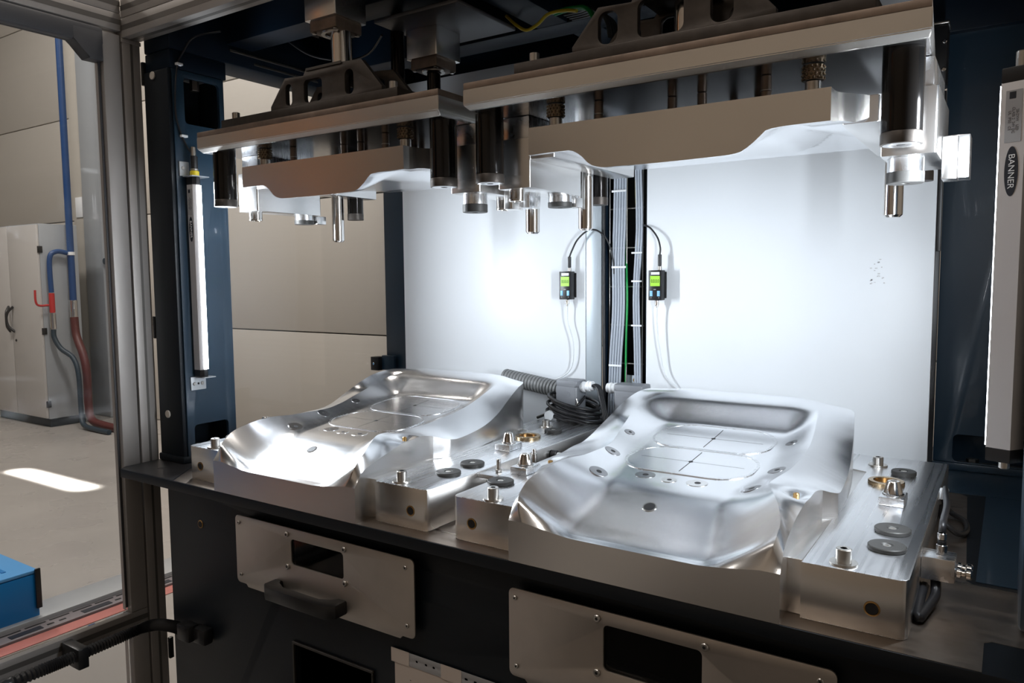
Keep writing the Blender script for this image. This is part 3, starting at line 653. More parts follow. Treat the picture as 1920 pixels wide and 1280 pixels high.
def mould_body():
    vs_ = sorted(set([0, .003, .006, .009, .012, .016, .02]+[.02+.0095*i for i in range(1, 58)]+[.566, .572, .578, .584, .59, .597, .604, .611, .618, .625, .632, .639, .645, .650, .655]))
    vs_ = [v for v in vs_ if v <= .655]
    out = [vs_[0]]
    for v in vs_[1:]:
        if v-out[-1] > .0025: out.append(v)
    vs_ = out
    nf, nc = 8, 72
    bm = bmesh.new(); grid = []
    for v in vs_:
        rl, rr, wl, wr = itp(RL, v), itp(RR, v), itp(WL, v), itp(WR, v)
        us = [-wl+(wl-rl)*i/nf for i in range(nf)]+[-rl+(rl+rr)*i/nc for i in range(nc+1)]+[rr+(wr-rr)*(i+1)/nf for i in range(nf)]
        row = []
        for j, u in enumerate(us):
            vv = v
            z = H(max(-wl, min(wr, u)), v)
            row.append(bm.verts.new((u, vv, z)))
        grid.append(row)
    n = len(grid[0])
    for A, B in zip(grid[:-1], grid[1:]):
        for j in range(n-1): bm.faces.new((A[j], A[j+1], B[j+1], B[j]))
    # skirts
    loop = grid[0][:]+[r[-1] for r in grid[1:]]+grid[-1][-2::-1]+[r[0] for r in grid[-2:0:-1]]
    top = [bm.verts.new(v.co) for v in loop]; bot = [bm.verts.new((v.co.x, v.co.y, 0)) for v in loop]; m_ = len(loop)
    for i in range(m_): bm.faces.new((bot[i], bot[(i+1) % m_], top[(i+1) % m_], top[i]))
    bm.faces.new(bot)
    creases = set()
    me = bpy.data.meshes.new('mould_body')
    bm.normal_update()
    ridx = [(grid[i][nf].index, ) for i in range(1)]
    bm.verts.index_update()
    pairs = set()
    for i in range(len(grid)-1):
        for j in (nf, nf+nc):
            if .008 < vs_[i] < .59: pairs.add(frozenset((grid[i][j].index, grid[i+1][j].index)))
    bmesh.ops.recalc_face_normals(bm, faces=bm.faces)
    bm.to_mesh(me)
    me.polygons.foreach_set('use_smooth', [True]*len(me.polygons))
    me.set_sharp_from_angle(angle=math.radians(48))
    for e in me.edges:
        if frozenset(e.vertices) in pairs: e.use_edge_sharp = True
        a, b = (me.vertices[i].co for i in e.vertices)
        if abs(a.x-b.x)+abs(a.y-b.y) < 1e-5 and a.x > .2 and min(abs(a.y-q) for q in (.214, .258)) < .006: e.use_edge_sharp = True
    bm.free()
    # side walls and front use the sawn look
    me.materials.append(FORM); me.materials.append(ALUS)
    for p in me.polygons:
        if abs(p.normal.z) < .02: p.material_index = 1
    return me
BODY = mould_body()
def drape(pts_fn, thick, n=None): pass
def draped_plate(cx, cv, w, h, r, off, nu=36, nv=22):
    """rounded rectangle following the mould surface, with rim"""
    bm = bmesh.new(); out = rrect(cx, cv, w, h, r, 8)
    c = bm.verts.new((cx, cv, H(cx, cv)+off)); prev = None; K = 10
    rings = []
    for k in range(1, K+1):
        s = k/K; rings.append([bm.verts.new((cx+(a-cx)*s, cv+(b-cv)*s, H(cx+(a-cx)*s, cv+(b-cv)*s)+off)) for a, b in out])
    n = len(out)
    for i in range(n): bm.faces.new((c, rings[0][i], rings[0][(i+1) % n]))
    for A, B in zip(rings[:-1], rings[1:]):
        for i in range(n): bm.faces.new((A[i], A[(i+1) % n], B[(i+1) % n], B[i]))
    low = [bm.verts.new((v.co.x, v.co.y, v.co.z-off-.001)) for v in rings[-1]]
    for i in range(n): bm.faces.new((rings[-1][i], rings[-1][(i+1) % n], low[(i+1) % n], low[i]))
    return finish(bm, 40)
def draped_ring(cx, cv, w, h, r, wd, off):
    bm = bmesh.new(); A = rrect(cx, cv, w, h, r, 8); B = rrect(cx, cv, w-2*wd, h-2*wd, max(.002, r-wd), 8)
    pr = [(A, -.001), (A, off), (B, off), (B, -.001)]
    R_ = [[bm.verts.new((a, b, H(a, b)+o)) for a, b in L] for L, o in pr]; n = len(A)
    for P, Q in zip(R_[:-1], R_[1:]):
        for i in range(n): bm.faces.new((P[i], P[(i+1) % n], Q[(i+1) % n], Q[i]))
    return finish(bm, 40)
def strip(u0, v0, u1, v1, wd, off):
    bm = bmesh.new(); d = Vector((u1-u0, v1-v0)); q = Vector((-d.y, d.x)).normalized()*wd/2; N = 20; L = []
    for i in range(N+1):
        t = i/N; a = u0+d.x*t; b = v0+d.y*t
        L.append((bm.verts.new((a+q.x, b+q.y, H(a+q.x, b+q.y)+off)), bm.verts.new((a-q.x, b-q.y, H(a-q.x, b-q.y)+off))))
    for A, B in zip(L[:-1], L[1:]): bm.faces.new((A[0], A[1], B[1], B[0]))
    return finish(bm)
def surf_disc(u, v, r, h, n=24, bore=None):
    """disc lying on the mould surface, tilted with it"""
    e = .004; nx = -(H(u+e, v)-H(u-e, v))/(2*e); ny = -(H(u, v+e)-H(u, v-e))/(2*e)
    N = Vector((nx, ny, 1)).normalized(); q = Vector((0, 0, 1)).rotation_difference(N)
    M = Matrix.Translation((u, v, H(u, v))) @ q.to_matrix().to_4x4()
    bm = bmesh.new()
    prof = [(0, h), (r-.0004, h), (r, h-.0003), (r, -.004), (0, -.004)]
    lathe_bm(bm, prof, (0, 0, 0), 'z', n); bm.transform(M)
    return finish(bm), M
def wing_pts(s):
    """plan of the wing plate, s=+1 right"""
    a = .226; b = .352
    f = .035
    P = [(a, f), (b-.010, f), (b-.003, f+.003), (b, f+.010), (b, .728), (a-.06, .728), (a-.06, .60), (a, .58)]
    return [(s*x, y) for x, y in P][::s]
def cap_screw(x, y, z, parent, r=.0098, h=.021):
    s = lathe('cap_screw', SCREW, [(0, h-.007), (.0045, h-.007), (.0045, h), (r-.001, h), (r, h-.001), (r, .003), (.0172, .003), (.0176, .002), (.0176, 0)], (x, y, z), parent, n=24)
    w = lathe('socket', HOLE, [(0, h-.0065), (.0046, h-.0065), (.0046, h+.0002), (.0040, h+.0002)], (x, y, z), s, n=6)
def stop_disc(x, y, z, parent, r=.0245, h=.0065):
    d = lathe('stop_disc', DISC, [(r-.001, 0), (r-.001, .001), (r, .0015), (r, h-.0012), (r-.0012, h), (.0085, h), (.0060, h-.002), (0, h-.002)], (x, y, z), parent, n=36)
    lathe('disc_screw', SCREW, [(.0056, h-.0019), (.0052, h-.0008), (.0026, h-.0008), (.0024, h-.0018), (0, h-.0018)], (x, y, z), d, n=16)
def cone_pin(x, y, z, parent, ang=0):
    b = thing_child('locator_block', parent)
    bm = bmesh.new(); bbox_bm(bm, x-.019, x+.019, y-.026, y+.026, z, z+.014, .002); shift(bm, parent)
    o = link('locator_block', finish(bm), ALU, parent)
    lathe('cone_pin', CHROME, [(.0165, .0142), (.0165, .016), (.0145, .017), (.0100, .035), (.0088, .0365), (.0052, .0365), (.0048, .033), (0, .033)], (x, y, z), o, n=28)
    cyl('block_screw', SCREW, (x-.0185 if x > 0 else x+.012, y-.024, z+.0142), .003, .001, o, n=10)
def thing_child(n, p): return None
def mould(label, X0):
    t = thing('seat_mould', label, 'mould', (X0, .98, 0), 'lower seat moulds')
    o = bpy.data.objects.new('form_block', BODY); COL.objects.link(o); o.parent = t
    HB = holes_cache
    for s in (1, -1):
        pts = wing_pts(s)
        bm = bmesh.new(); prism_bm(bm, pts, 0, .0765, 'z', .0012)
        w = link('wing_plate', finish(bm), ALUT, t); w.data.materials.append(ALUS)
        for p in w.data.polygons:
            if abs(p.normal.z) < .3: p.material_index = 1
        hx = s*.312
        hz = .033
        h = lathe('threaded_bore', BRASS, [(.0098, 0), (.0080, -.0006), (.0072, .0006), (.0072, .002)], (X0+hx, .98+.0344, hz), t, 'y', 24)
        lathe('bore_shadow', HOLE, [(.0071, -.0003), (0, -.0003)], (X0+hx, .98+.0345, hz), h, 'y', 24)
        # fillet block between wing and body
        prism('fillet_web', ALUS, [(X0+s*a, .98+b) for a, b in [(.200, .045), (.2255, .0452), (.2255, .58), (.19, .60)]][::s], .0002, .0755, t, bev=.0008)
    Z = .0766
    A = lambda u, v: (X0+u, .98+v)
    cap_screw(*A(.274, .056), Z, t); cap_screw(*A(-.279, .053), Z, t); cap_screw(*A(.236, .640), Z, t, h=.018)
    stop_disc(*A(.3142, .1437), Z, t); stop_disc(*A(.3115, .2252), Z, t); stop_disc(*A(.287, .5894), Z, t, r=.0215, h=.008)
    stop_disc(*A(-.338, .145) if 0 else A(-.325, .143), Z, t)
    lathe('guide_bush', BRONZE, [(.0205, .001), (.0205, .0058), (.0215, .0068), (.0290, .0068), (.0302, .0056), (.0302, 0)], (*A(.268, .5037), Z), t, n=40)
    lathe('bush_bore', BRASS, [(.0204, .0010), (.0204, .0004), (0, .0002)], (*A(.268, .5037), Z), t, n=32)
    lathe('guide_bush', BRONZE, [(.0205, .001), (.0205, .0058), (.0215, .0068), (.0290, .0068), (.0302, .0056), (.0302, 0)], (*A(-.300, .47), Z), t, n=40)
    cone_pin(*A(.293, .385), Z, t); cone_pin(*A(-.330, .235), Z, t)
    # draped details
    for nm, cu, cv, w, h in (('oval_insert', -.0225, .3015, .232, .146), ('oval_insert', -.031, .449, .232, .146)):
        p = link(nm, cached(('pl', cv), lambda: draped_plate(cu, cv, w-.010, h-.010, .055, .0009)), FORM, t)
        link('insert_rim', cached(('rg', cv), lambda: draped_ring(cu, cv, w, h, .060, .0050, .0013)), ALU, t)
        link('scribe_line', cached(('s1', cv), lambda: strip(cu-.095, cv, cu+.095, cv, .0007, .0012)), HOLE, p)
        link('scribe_line', cached(('s2', cv), lambda: strip(cu, cv-.058, cu, cv+.058, .0010, .0013)), HOLE, p)
        link('centre_hole', cached(('ch', cv), lambda: surf_disc(cu, cv, .0042, .0014)[0]), HOLE, p)
    for i, (u, v, r) in enumerate([(-.067, .203, .0175), (-.021, .194, .0135), (.026, .198, .0175), (-.133, .158, .0165), (-.160, .268, .0155), (-.186, .40, .011), (.118, .182, .0165), (.128, .295, .0155), (.113, .46, .012)]):
        d = link('vent_plug', cached(('vp', i), lambda: surf_disc(u, v, r, .0009)[0]), ALUS if i in (1, 2) else PLUG, t)
        link('plug_hole', cached(('vh', i), lambda: surf_disc(u+.001, v, r*.30, .0013)[0]), HOLE, d)
    link('drain_hole', cached('dh', lambda: surf_disc(-.014, .098, .0115, .0006)[0]), CHROME, t)
    link('drain_bore', cached('db', lambda: surf_disc(-.014, .098, .0092, .0010)[0]), HOLE, t)
    for i, (u, v) in enumerate([(.190, .160), (-.232, .165)]):
        lathe('pocket_screw', BRASS, [(.0045, -.004), (.0045, .010), (.0035, .011), (.0022, .011), (.0020, .008), (0, .008)], (*A(u, v), H(u, v)), t, n=14)
    return t
holes_cache = {}
def cached(k, fn):
    if k not in holes_cache: holes_cache[k] = fn()
    return holes_cache[k]
XR, XL = -.4435, -1.2045
mL = mould('left polished aluminium seat mould under the left press tool', XL)
mR = mould('right polished aluminium seat mould nearest the camera', XR)
# sensor bracket with a threaded stud on the side of the left mould
t = thing('stud_bracket', 'small aluminium bracket with upright stud between the two moulds', 'bracket', (-.835, 1.19, .06))
box('bracket_plate', ALU, -.8515, -.797, 1.165, 1.225, .066, .074, t); cyl('stud', SCREW, (-.822, 1.195, .0742), .007, .006, t, n=6); cyl('stud_shaft', CHROME, (-.822, 1.195, .0804), .0045, .020, t, n=14)
t = thing('side_fitting', 'small shiny air fitting on the right flank of the left mould', 'fitting', (-.84, 1.36, .05))
cyl('fitting_body', CHROME, (-.843, 1.36, .052), .006, .024, t, n=14); cyl('fitting_tip', CHROME, (-.843, 1.36, .0762), .004, .010, t, n=12); box('fitting_base', SCREW, -.8515, -.832, 1.35, 1.37, .040, .0518, t)
t = thing('knurled_fitting', 'black and silver knurled fitting on the right flank of the left mould', 'fitting', (-.84, 1.45, .05))
cyl('knob', BLKPL, (-.8515, 1.45, .055), .010, .014, t, 'x', 20); cyl('knob_tip', WPL, (-.8373, 1.45, .055), .006, .010, t, 'x', 16)
# sensor block on the right side of the right mould
t = thing('proximity_sensor', 'aluminium sensor block with cable and two knobs right of the right mould', 'sensor', (-.075, 1.19, .03))
box('sensor_block', ALU, -.0912, -.050, 1.165, 1.205, .030, .062, t, bev=.0015)
for yy in (1.172, 1.192): lathe('knob', CHROME, [(0, 0), (.006, 0), (.0075, .002), (.0075, .006), (.005, .008), (.005, .011), (.008, .013), (.008, .018), (.006, .020), (0, .020)], (-.0498, yy, .045), t, 'x', 18)
cyl('cable_gland', CHROME, (-.068, 1.187, .0622), .0072, .014, t, n=20); cyl('gland_neck', BLKPL, (-.068, 1.187, .0764), .0055, .006, t, n=18); cyl('gland_tip', CHROME, (-.068, 1.187, .0826), .006, .010, t, n=18)
tag(tube('sensor_cable', BLKRB, [(-.068, 1.187, .0928), (-.068, 1.200, .105), (-.070, 1.30, .100), (-.078, 1.42, .085), (-.084, 1.50, .078)], .0048), 'black cable rising from the sensor block beside the right mould', 'cable')
tag(tube('cable_loop', BLKRB, [(-.086, 1.505, .065), (-.090, 1.56, .04), (-.080, 1.60, .010), (-.055, 1.56, .007), (-.050, 1.50, .007), (-.062, 1.47, .010), (-.084, 1.47, .03), (-.088, 1.50, .045)], .005), 'black cable loop lying on the bench right of the right mould', 'cable')
tag(tube('cable_loop', BLKRB, [(-.074, 1.185, .0295), (-.072, 1.160, .012), (-.078, 1.12, .0075), (-.085, 1.08, .0075), (-.088, 1.12, .010), (-.087, 1.18, .015)], .0065), 'thick black cable curling under the sensor block', 'cable')
tag(box('cable_tie', WPL, -.092, -.078, 1.488, 1.496, .060, .080, bev=.002), 'white cable tie where the sensor cable bends right of the right mould', 'cable tie')

# ------------------------------------------------------------------ connectors behind the moulds
def connector(label, x0, x1, y0, y1, zt, flip):
    t = thing('cable_connector', label, 'connector', ((x0+x1)/2, (y0+y1)/2, 0), 'grey heavy-duty connectors')
    vbox('base', PLG, x0+.002, x1+.018, y0+.002, y1+.004, .0012, .060, .006, t)
    vbox('hood', PLG, x0, x1, y0, y1, .0605, zt-.016, .006, t)
    vbox('hood_cap', PLG, x0, x1, y0, y1, zt-.0155, zt, .006, t, bev=.004)
    bm = bmesh.new(); prism_bm(bm, [((x0+x1)/2+.013*math.cos(a*PI/12), zt-.035+.007*math.sin(a*PI/12)) for a in range(24)], y0-.0008, y0-.0001, 'y'); shift(bm, t)
    link('emblem', finish(bm), PLG, t)
    if not flip:
        P = [(x1+.0003, (y0+y1)/2, zt-.018), (x1+.035, (y0+y1)/2, zt-.012)]
    else:
        P = [(x0-.0003, (y0+y1)/2, zt-.014), (x0-.030, (y0+y1)/2, zt-.014)]
    bm = bmesh.new(); N = 14
    tube_bm(bm, [tuple(Vector(P[0]).lerp(Vector(P[1]), i/N)) for i in range(N+1)], .013, 12, rfun=lambda i: .0145 if i in (2, 3, 4, 8, 9, 10) else .0125, smooth=False); shift(bm, t)
    link('cable_gland', finish(bm), WPL, t)
    tube('latch', SCREW, [(x1+.002, y0-.002, zt-.045), (x1+.006, y0-.006, zt-.055), (x1+.001, y0-.006, zt-.068), (x1+.007, y0-.007, zt-.080), (x1+.004, y0-.004, zt-.095)], .0022, t)
    return t
connector('grey connector wrapped in coiled black cable behind the left mould', -.999, -.935, 1.72, 1.775, .182, False)
connector('grey connector partly hidden behind the right mould', -.842, -.762, 1.745, 1.80, .178, True)
P = []
for i in range(0, 5*24+1):
    a = 2*PI*i/24; k = i/24
    wob = 1+.10*math.sin(a*.37+k)
    P.append((-.955+(.066+.002*k)*wob*math.cos(a), 1.746+(.050+.001*k)*wob*math.sin(a), .132-.0105*k-.014*math.cos(a)))
tag(tube('coiled_cable', BLKRB, P, .0044, n=8, smooth=False), 'black cable coiled around the grey connector', 'cable')
tag(tube('connector_strap', BLKRB, [(-1.002, 1.716, .128), (-.97, 1.7145, .119), (-.94, 1.7145, .116), (-.928, 1.72, .124), (-.926, 1.75, .140)], .0036), 'thick black cable crossing the front of the left grey connector', 'cable')
for k in range(3):
    tag(tube('plug_cable', BLKRB, [(-.899, 1.738+.008*k, .172), (-.884, 1.737+.008*k, .167), (-.868, 1.724+.008*k, .140), (-.852, 1.713+.008*k, .100), (-.838, 1.712+.008*k, .062)], .0036), 'black cable drooping between the two grey connectors', 'cable', 'cables between the connectors')
tag(tube('trailing_cable', BLKRB, [(-.955, 1.692, .0835), (-.92, 1.69, .0830), (-.88, 1.70, .070), (-.84, 1.71, .045)], .0036), 'black cable trailing off the rear of the left mould', 'cable')
t = thing('vacuum_hose', 'grey corrugated hose behind the left mould', 'hose', (-1.03, 1.78, .14))
P = [(-1.22+.0022*i, 1.812-.0003*i, .166-.00022*i) for i in range(102)]
tube('hose', HOSE, P, .022, t, 18, rfun=lambda i: .0235 if i % 5 not in (0,) else .0205, smooth=False)
t = thing('cable_gland_plug', 'white round gland beside the coiled cable', 'gland', (-1.0, 1.70, .09))
cyl('gland_cap', WPL, (-1.003, 1.690, .090), .013, .020, t, 'y', 20)
tube('gland_lead', BLKPL, [(-1.016, 1.700, .092), (-1.030, 1.70, .086), (-1.043, 1.70, .0805)], .004, t)

# ------------------------------------------------------------------ upper tools
PF = [(-.235, .6525), (-.19, .6535), (-.158, .6535), (-.140, .646), (-.118, .627), (-.095, .6215), (0, .6205), (.095, .6215), (.114, .6235), (.136, .6365), (.155, .6515), (.19, .6535), (.235, .6535)]
def punch_body(w0, w1):
    """punch: flat front with the central nose, underside following the mould"""
    bm = bmesh.new(); N = 56; ys = [1.080+.012*j for j in range(44)]
    grid = []
    def nz(u, y):
        f = itp(PF, u)
        v = y-.98
        g = .538+H(max(-.2, min(.185, u)), max(v, .1)) if v < .60 else .72
        k = clear_smooth(.10, .20, v)
        z = f*(1-k)+min(g, .690)*k
        # corner rounding at the sides
        return min(z, .690)
    for y in ys:
        e = .038*clear_smooth(1.105, 1.175, y); a, b = w0-e, w1+e
        grid.append([bm.verts.new((a+(b-a)*i/N, y, nz((w0+(w1-w0)*i/N)*(.235/max(abs(w0), abs(w1))), y))) for i in range(N+1)])
    for A, B in zip(grid[:-1], grid[1:]):
        for i in range(N): bm.faces.new((A[i], A[i+1], B[i+1], B[i]))
    loop = grid[0][:]+[r[-1] for r in grid[1:]]+grid[-1][-2::-1]+[r[0] for r in grid[-2:0:-1]]; m_ = len(loop)
    low = [bm.verts.new(v.co) for v in loop]; top = [bm.verts.new((v.co.x, v.co.y, .697)) for v in loop]
    for i in range(m_): bm.faces.new((low[i], low[(i+1) % m_], top[(i+1) % m_], top[i]))
    bm.faces.new(top)
    me = finish(bm, 40)
    me.materials.append(FORM); me.materials.append(PLAT); me.materials.append(BLKST)
    for p in me.polygons:
        if abs(p.normal.z) < .05: p.material_index = 1
        elif p.normal.z > .9 and p.center.z > .695: p.material_index = 2  # top coloured dark, standing in for shade in the gap under the platen
    return me
def upper(label, X0, px0, px1, w0, w1, pil, pins, rearpil, bx0, bx1, dk0, dk1, bru, left):
    t = thing('press_tool', label, 'press tool', (X0, 1.35, .60), 'upper press tools')
    # platen with chamfered lower edge
    yb = 1.70; ch = .009
    bm = bmesh.new()
    px2 = px1 if left else px1-.040
    lo = [(px0+ch, 1.077+ch), (px1-.003, 1.077+ch), (px2-.003, yb), (px0+ch, yb)]; up_ = [(px0, 1.077), (px1, 1.077), (px2, yb), (px0, yb)]
    V = [[bm.verts.new((a, b, z)) for a, b in L] for L, z in ((lo, .741), (up_, .750), (up_, .776))]
    bm.faces.new(V[0][::-1]); bm.faces.new(V[2])
    for A, B in zip(V[:-1], V[1:]):
        for i in range(4): bm.faces.new((A[i], A[(i+1) % 4], B[(i+1) % 4], B[i]))
    bmesh.ops.bevel(bm, geom=[e for e in bm.edges], offset=.0012, segments=2, affect='EDGES')
    shift(bm, t); o = link('platen', finish(bm), PLAT, t); o.data.materials.append(UNDER)
    for p in o.data.polygons:
        if p.normal.z < -.9: p.material_index = 1
    prism('steel_plate', STEELB, [(px0+.001, 1.078), (px1-.001, 1.078), (px2-.001, yb), (px0+.001, yb)], .7763, .7875, t, bev=.001)
    box('clamp_plate', BLKST, dk0, dk1, 1.100, 1.62, .7878, .8115, t, bev=.0015)
    for s_ in (dk0+.030, dk1-.025): cyl('clamp_screw', SCREW, (s_, 1.118, .8118), .0085, .016, t, n=20)
    # clevis plates
    c = bru; b = .8118
    outer = [(c-.162, b), (c-.162, b+.012), (c-.115, b+.066), (c-.058, b+.063), (c-.050, b+.074), (c+.058, b+.074), (c+.110, b+.070), (c+.162, b+.012), (c+.162, b)]
    H1 = rrect(c-.104, b+.030, .020, .044, .009); H2 = rrect(c-.030, b+.030, .054, .046, .010); H3 = rrect(c+.075, b+.032, .024, .048, .011)
    if left: holes = [H1, H2, H3]
    else: holes = [rrect(c-.098, b+.032, .034, .050, .014), rrect(c-.010, b+.034, .074, .056, .012), rrect(c+.085, b+.032, .034, .050, .014)]
    for y in (1.115, 1.205): plate('clevis_plate', BLKST, outer, holes, y, y+.012, t, 'y', bev=.001)
    box('clevis_bridge', BLKST, c-.050, c+.058, 1.1275, 1.2045, b+.066, b+.0738, t)
    boxes('weld_seam', WELD, [(c-.048, c+.056, 1.1125, 1.1148, b+.070, b+.076)], t, bev=.001)
    # ram rod
    rod = lathe('ram_rod', CHROME, [(0, 0), (.022, 0), (.022, .268), (0, .268)], (X0+.001, 1.165, b+.0742), t, n=28)
    lathe('ram_nut', SCREW, [(.030, 0), (.030, .006), (.024, .010), (0, .010)], (X0+.001, 1.165, b-.0+.0002), t, n=6)
    lathe('ram_stub', CHROME, [(0, .0), (.016, 0), (.016, .0535), (0, .0535)], (X0+.001, 1.165, b+.0104), t, n=20)
    # pillars
    for (u, v) in pil:
        p = lathe('pillar', PILL, [(0, .0), (.0250, .0), (.0252, .002), (.0252, .1045), (.0, .1045)], (X0+u, .98+v, .6362), t, n=40)
        lathe('pillar_foot', BLKST, [(0, -.0), (.0255, 0), (.0255, .0142), (.0245, .0158), (0, .0158)], (X0+u, .98+v, .6200), t, n=40)
        lathe('foot_face', ALU, [(.0225, 0), (.0070, 0), (.006, .0005), (0, .0005)], (X0+u, .98+v, .6196), p, n=32)
        lathe('foot_bore', HOLE, [(.0055, 0), (0, 0)], (X0+u, .98+v, .6193), p, n=16)
    for (u, v, zb) in rearpil:
        p = lathe('rear_pillar', PILL, [(0, .0), (.0205, .0), (.0205, .7405-zb-.016), (.0, .7405-zb-.016)], (X0+u, .98+v, zb+.0162), t, n=32)
        lathe('pillar_foot', BLKST, [(0, 0), (.0210, 0), (.0210, .016), (0, .016)], (X0+u, .98+v, zb), t, n=32)
    for (u, v) in pins:
        lathe('guide_pin', CHROME, [(0, 0), (.011, 0), (.0152, .004), (.0155, .0065), (.0155, .192), (0, .192)], (X0+u, .98+v, .5485), t, n=32)
    # punch
    me = punch_body(w0, w1); off = Vector((X0, 0, 0))-loc_of(t)
    me.transform(Matrix.Translation(off)); link('punch', me, None, t)
    # underside plugs on the punch
    for u, y in ((-.03, 1.135), (.035, 1.14), (.09, 1.15), (.13, 1.19), (.155, 1.25)):
        z = None
        v = y-.98; k = clear_smooth(.10, .20, v); z = itp(PF, u)*(1-k)+min(.538+H(u, max(v, .1)), .69)*k
        e = lathe('punch_vent', SCREW, [(0, -.0012), (.009, -.0012), (.0105, 0), (.0105, .004)], (X0+u, y, z), t, n=20)
    # arms and side blocks
    for s in (1, -1):
        xe = w1 if s > 0 else w0
        a0, a1 = sorted((X0+xe-s*.001, X0+s*.284)); vbox('side_arm', ALUS, a0, a1, 1.162, 1.50, .661, .6975, .004, t)
        b0, b1 = sorted((X0+s*.2842, X0+s*.352))
        vbox('side_block', ALUS if s > 0 else ALUS, b0, b1, 1.164, 1.358, .6125, .7005, .003, t)
        box('block_web', ALU, b0+.006, b1-.006, 1.172, 1.345, .7008, .7405, t)
    # fittings under the blocks
    for u, v, r, h in ((.3115, .2252, .0235, .034), (-.318, .352, .0235, .022)):
        lathe('stop_collar', ALU, [(r, 0), (r, -h*.55), (0, -h*.55)], (X0+u, .98+v, .6123), t, n=32)
        lathe('collar_foot', DISC, [(r+.0008, -h*.55), (r+.0008, -h+.001), (r, -h), (.006, -h), (.005, -h+.002), (0, -h+.002)], (X0+u, .98+v, .6123), t, n=32)
    for u, v in ((-.332, .215), (.293, .352)):
        lathe('cone_socket', CHROME, [(.0150, 0), (.0150, -.016), (.0155, -.017), (.0150, -.020), (.010, -.020), (.008, -.012), (0, -.012)], (X0+u, .98+v, .6123), t, n=28)
    box('sensor_bracket', ALUS, X0+.3525, X0+.372, 1.245, 1.285, .585, .645, t); box('sensor_head', ALU, X0+.3522, X0+.385, 1.286, 1.33, .590, .652, t)
    box('sensor_bracket', ALUS, X0-.318, X0-.295, 1.355, 1.385, .592, .612, t)
    # guide bushes with ball cages, springs rods between platen and punch
    for u, y in ((-.2105, 1.13), (.2015, 1.13)):
        bm = bmesh.new(); c0 = Vector((X0+u, y, .7192))
        lathe_bm(bm, [(0, 0), (.0140, 0), (.0140, .0205), (0, .0205)], c0, 'z', 24)
        for kz in range(4):
            for ka in range(14):
                a = 2*PI*(ka+.5*(kz % 2))/14; bmesh.ops.create_icosphere(bm, subdivisions=2, radius=.0020, matrix=Matrix.Translation(c0+Vector((.0142*math.cos(a), .0142*math.sin(a), .0025+.0052*kz))))
        shift(bm, t); link('ball_cage', finish(bm, 60), CAGE, t)
        cyl('cage_pin', SCREW, (X0+u, y, .6972), .011, .0215, t)
    for u, y in ((-.140, 1.15), (-.030, 1.195), (.020, 1.195), (.132, 1.15), (-.07, 1.30), (.08, 1.30), (.0, 1.42)):
        r_ = cyl('spacer_rod', STEELB, (X0+u, y, .6972), .0075, .0435, t, n=18)
        cyl('rod_collar', SCREW, (X0+u, y, .718), .0082, .003, r_, n=18)
    return t
uL = upper('left upper press tool with punch and clevis hanging over the left mould', -1.190, -1.570, -.8635, -.226, .240, [(-.3365, .137), (.300, .1437)], [(-.295, .446), (.291, .470)], [(-.262, .477, .606)], 0, 0, -1.510, -.980, -1.195, True)
uR = upper('right upper press tool with punch, nearest the camera', -.4430, -.809, -.0935, -.234, .235, [(-.347, .150), (.3142, .1437)], [(-.310, .446), (.2675, .470)], [(-.320, .524, .608), (.302, .521, .612)], 0, 0, -.718, -.160, -.452, False)

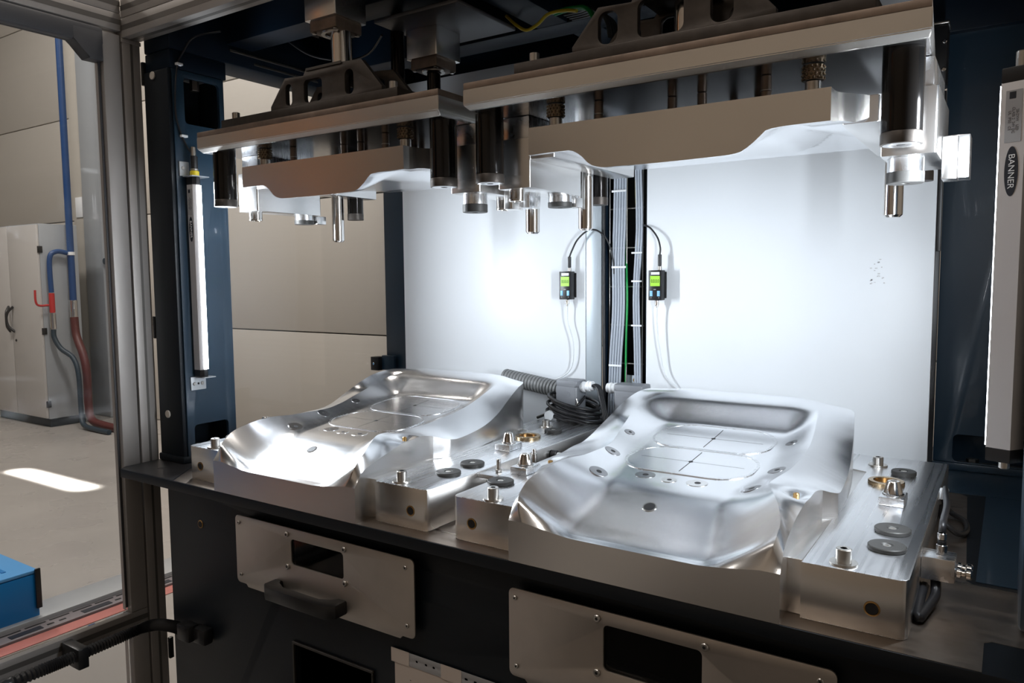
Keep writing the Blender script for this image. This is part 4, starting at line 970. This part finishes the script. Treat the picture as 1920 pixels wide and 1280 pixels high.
# ------------------------------------------------------------------ overhead machine frame
def overhead():
    t = thing('overhead_frame', 'dark navy welded frame above the press tools', 'frame', (-.82, 1.6, .98))
    box('left_side_beam', NAVY, -1.79, -1.685, 1.093, 2.25, 1.0, 1.14, t, bev=.004)
    box('left_cap', NAVY, -1.79, -1.688, 1.095, 1.25, .956, .9995, t, bev=.003)
    box('right_side_beam', NAVY, .03, .14, 1.093, 2.25, 1.03, 1.16, t, bev=.004)
    box('front_beam', NAVY, -1.684, .029, 1.25, 1.33, 1.045, 1.16, t, bev=.003)
    box('middle_beam', NAVY, -1.684, .029, 1.56, 1.64, 1.03, 1.16, t, bev=.003)
    box('rear_beam', NAVY, -1.684, .029, 1.98, 2.06, .985, 1.16, t, bev=.003)
    box('cross_beam', NAVY, -.95, -.87, 1.3305, 1.5595, 1.03, 1.16, t, bev=.003)
    box('cross_beam', NAVY, -.90, -.82, 1.6405, 1.9795, 1.03, 1.16, t, bev=.003)
    box('top_plate', NAVY, -1.79, .14, 1.093, 2.25, 1.1605, 1.18, t, bev=0)
    boxes('weld_seam', WELD, [(-1.6845, -1.680, 1.26, 1.98, 1.030, 1.036), (-1.69, -1.684, 1.335, 1.555, 1.012, 1.018)], t, bev=.001)
    # linear guide housings
    for X0, nm in ((XL, 'left'), (-.443, 'right')):
        g = thing('ram_guide', 'machined guide block around the ram rod above the %s press tool' % nm, 'guide block', (X0, 1.165, .96), 'ram guide blocks')
        vbox('guide_body', ALUS, X0-.045, X0+.045, 1.120, 1.210, .985, 1.13, .003, g)
        vbox('guide_flange', STEELB, X0-.038, X0+.038, 1.127, 1.203, .963, .9848, .003, g)
        lathe('seal_ring', SCREW, [(.0225, 0), (.0235, -.003), (.031, -.003), (.032, 0)], (X0+.001, 1.165, .9628), g, n=28)
        for sx in (-1, 1):
            for sy in (-1, 1): cyl('flange_screw', SCREW, (X0+sx*.031, 1.165+sy*.031, .9598), .005, .003, g, n=12)
    X2, Y2 = -1.122, 1.385
    g = thing('ram_guide', 'smaller guide block with its rod behind the left clevis', 'guide block', (X2, Y2, .95), 'ram guide blocks')
    vbox('guide_body', ALUS, X2-.044, X2+.044, Y2-.044, Y2+.044, .944, 1.008, .003, g)
    vbox('guide_flange', STEELB, X2-.037, X2+.037, Y2-.037, Y2+.037, .922, .9438, .003, g)
    lathe('seal_ring', SCREW, [(.0165, 0), (.0175, -.003), (.026, -.003), (.027, 0)], (X2, Y2, .9218), g, n=28)
    for sx in (-1, 1):
        for sy in (-1, 1): cyl('flange_screw', SCREW, (X2+sx*.030, Y2+sy*.030, .9188), .005, .003, g, n=12)
    lathe('guide_rod', PILL, [(0, 0), (.0155, 0), (.0155, .133), (0, .133)], (X2, Y2, .7880), g, n=24)
    box('mounting_plate', mat('dull_grey_plate', (.16, .16, .17), .45, .6), X2-.07, X2+.16, Y2-.12, Y2+.10, 1.0085, 1.018, g, bev=.003)
    g = thing('cylinder_rod', 'dark cylinder rod with hub standing behind the left clevis', 'rod', (-1.20, 1.36, .79))
    lathe('rod', PILL, [(0, 0), (.0155, 0), (.0155, .26), (0, .26)], (-1.19, 1.34, .86), g, n=24)
    vbox('hub', BLKST, -1.215, -1.165, 1.315, 1.365, .812, .8598, .004, g)
    for sx in (-.035, .035): cyl('hub_screw', SCREW, (-1.19+sx, 1.335, .858), .0075, .008, g, n=14)
    g = thing('rear_clevis', 'small dark clevis plate behind the left press tool', 'bracket', (-1.1, 1.5, .79))
    plate('clevis', BLKST, [(-1.20, .7878), (-1.20, .825), (-1.165, .853), (-1.12, .853), (-1.075, .820), (-1.07, .7878)], [rrect(-1.135, .815, .03, .03, .010)], 1.52, 1.532, g, 'y')
    # cables in the roof opening
    tag(tube('yellow_cable', YELC, [(-.985, 1.48, 1.045), (-.955, 1.475, 1.018), (-.925, 1.47, 1.000), (-.89, 1.46, 1.003), (-.85, 1.44, 1.012), (-.80, 1.42, 1.004), (-.76, 1.40, .99)], .0036), 'yellow cable sagging in the roof opening', 'cable')
    for k in range(2):
        tag(tube('green_cable', GREENC, [(-.86, 1.475+.01*k, 1.026), (-.83, 1.465+.01*k, 1.024), (-.80, 1.45+.01*k, 1.018), (-.75, 1.42+.01*k, 1.000), (-.72, 1.40+.01*k, .965)], .0042), 'green cable in the roof opening above the right tool', 'cable', 'green roof cables')
    for k in range(4):
        tag(tube('grey_cable', mat('dark_grey_cable', (.05, .055, .06), .4), [(-.84, 1.49+.0125*k, 1.024), (-.80, 1.485+.0125*k, 1.022), (-.76, 1.46+.0125*k, 1.012), (-.71, 1.43+.0125*k, .975), (-.69, 1.41+.0125*k, .93)], .0048), 'dark grey cable beside the green cables in the roof', 'cable', 'dark roof cables')
    tag(tube('roof_cable', BLKRB, [(-1.58, 1.34, 1.07), (-1.50, 1.36, 1.015), (-1.40, 1.38, .99), (-1.30, 1.36, .985), (-1.20, 1.30, .995)], .0026), 'thin dark cable sagging under the left roof beams', 'cable')
    # light curtain housing by the right rear column
    g = thing('sensor_housing', 'black sensor housing on the edge of the right white panel', 'housing', (-.13, 1.84, .85))
    box('housing', BLKPL, -.158, -.128, 1.80, 1.85, .835, .955, g, bev=.004)
    box('housing_cap', SCREW, -.160, -.126, 1.798, 1.852, .9555, .962, g, bev=.002)
    for zz in (.92, .865, .79): cyl('cover_screw', CHROME, (-.133, 1.796, zz), .004, .004, g, 'y', 12)
    box('housing_strap', BLKPL, -.1395, -.130, 1.8545, 1.8555, .50, .834, g)
overhead()
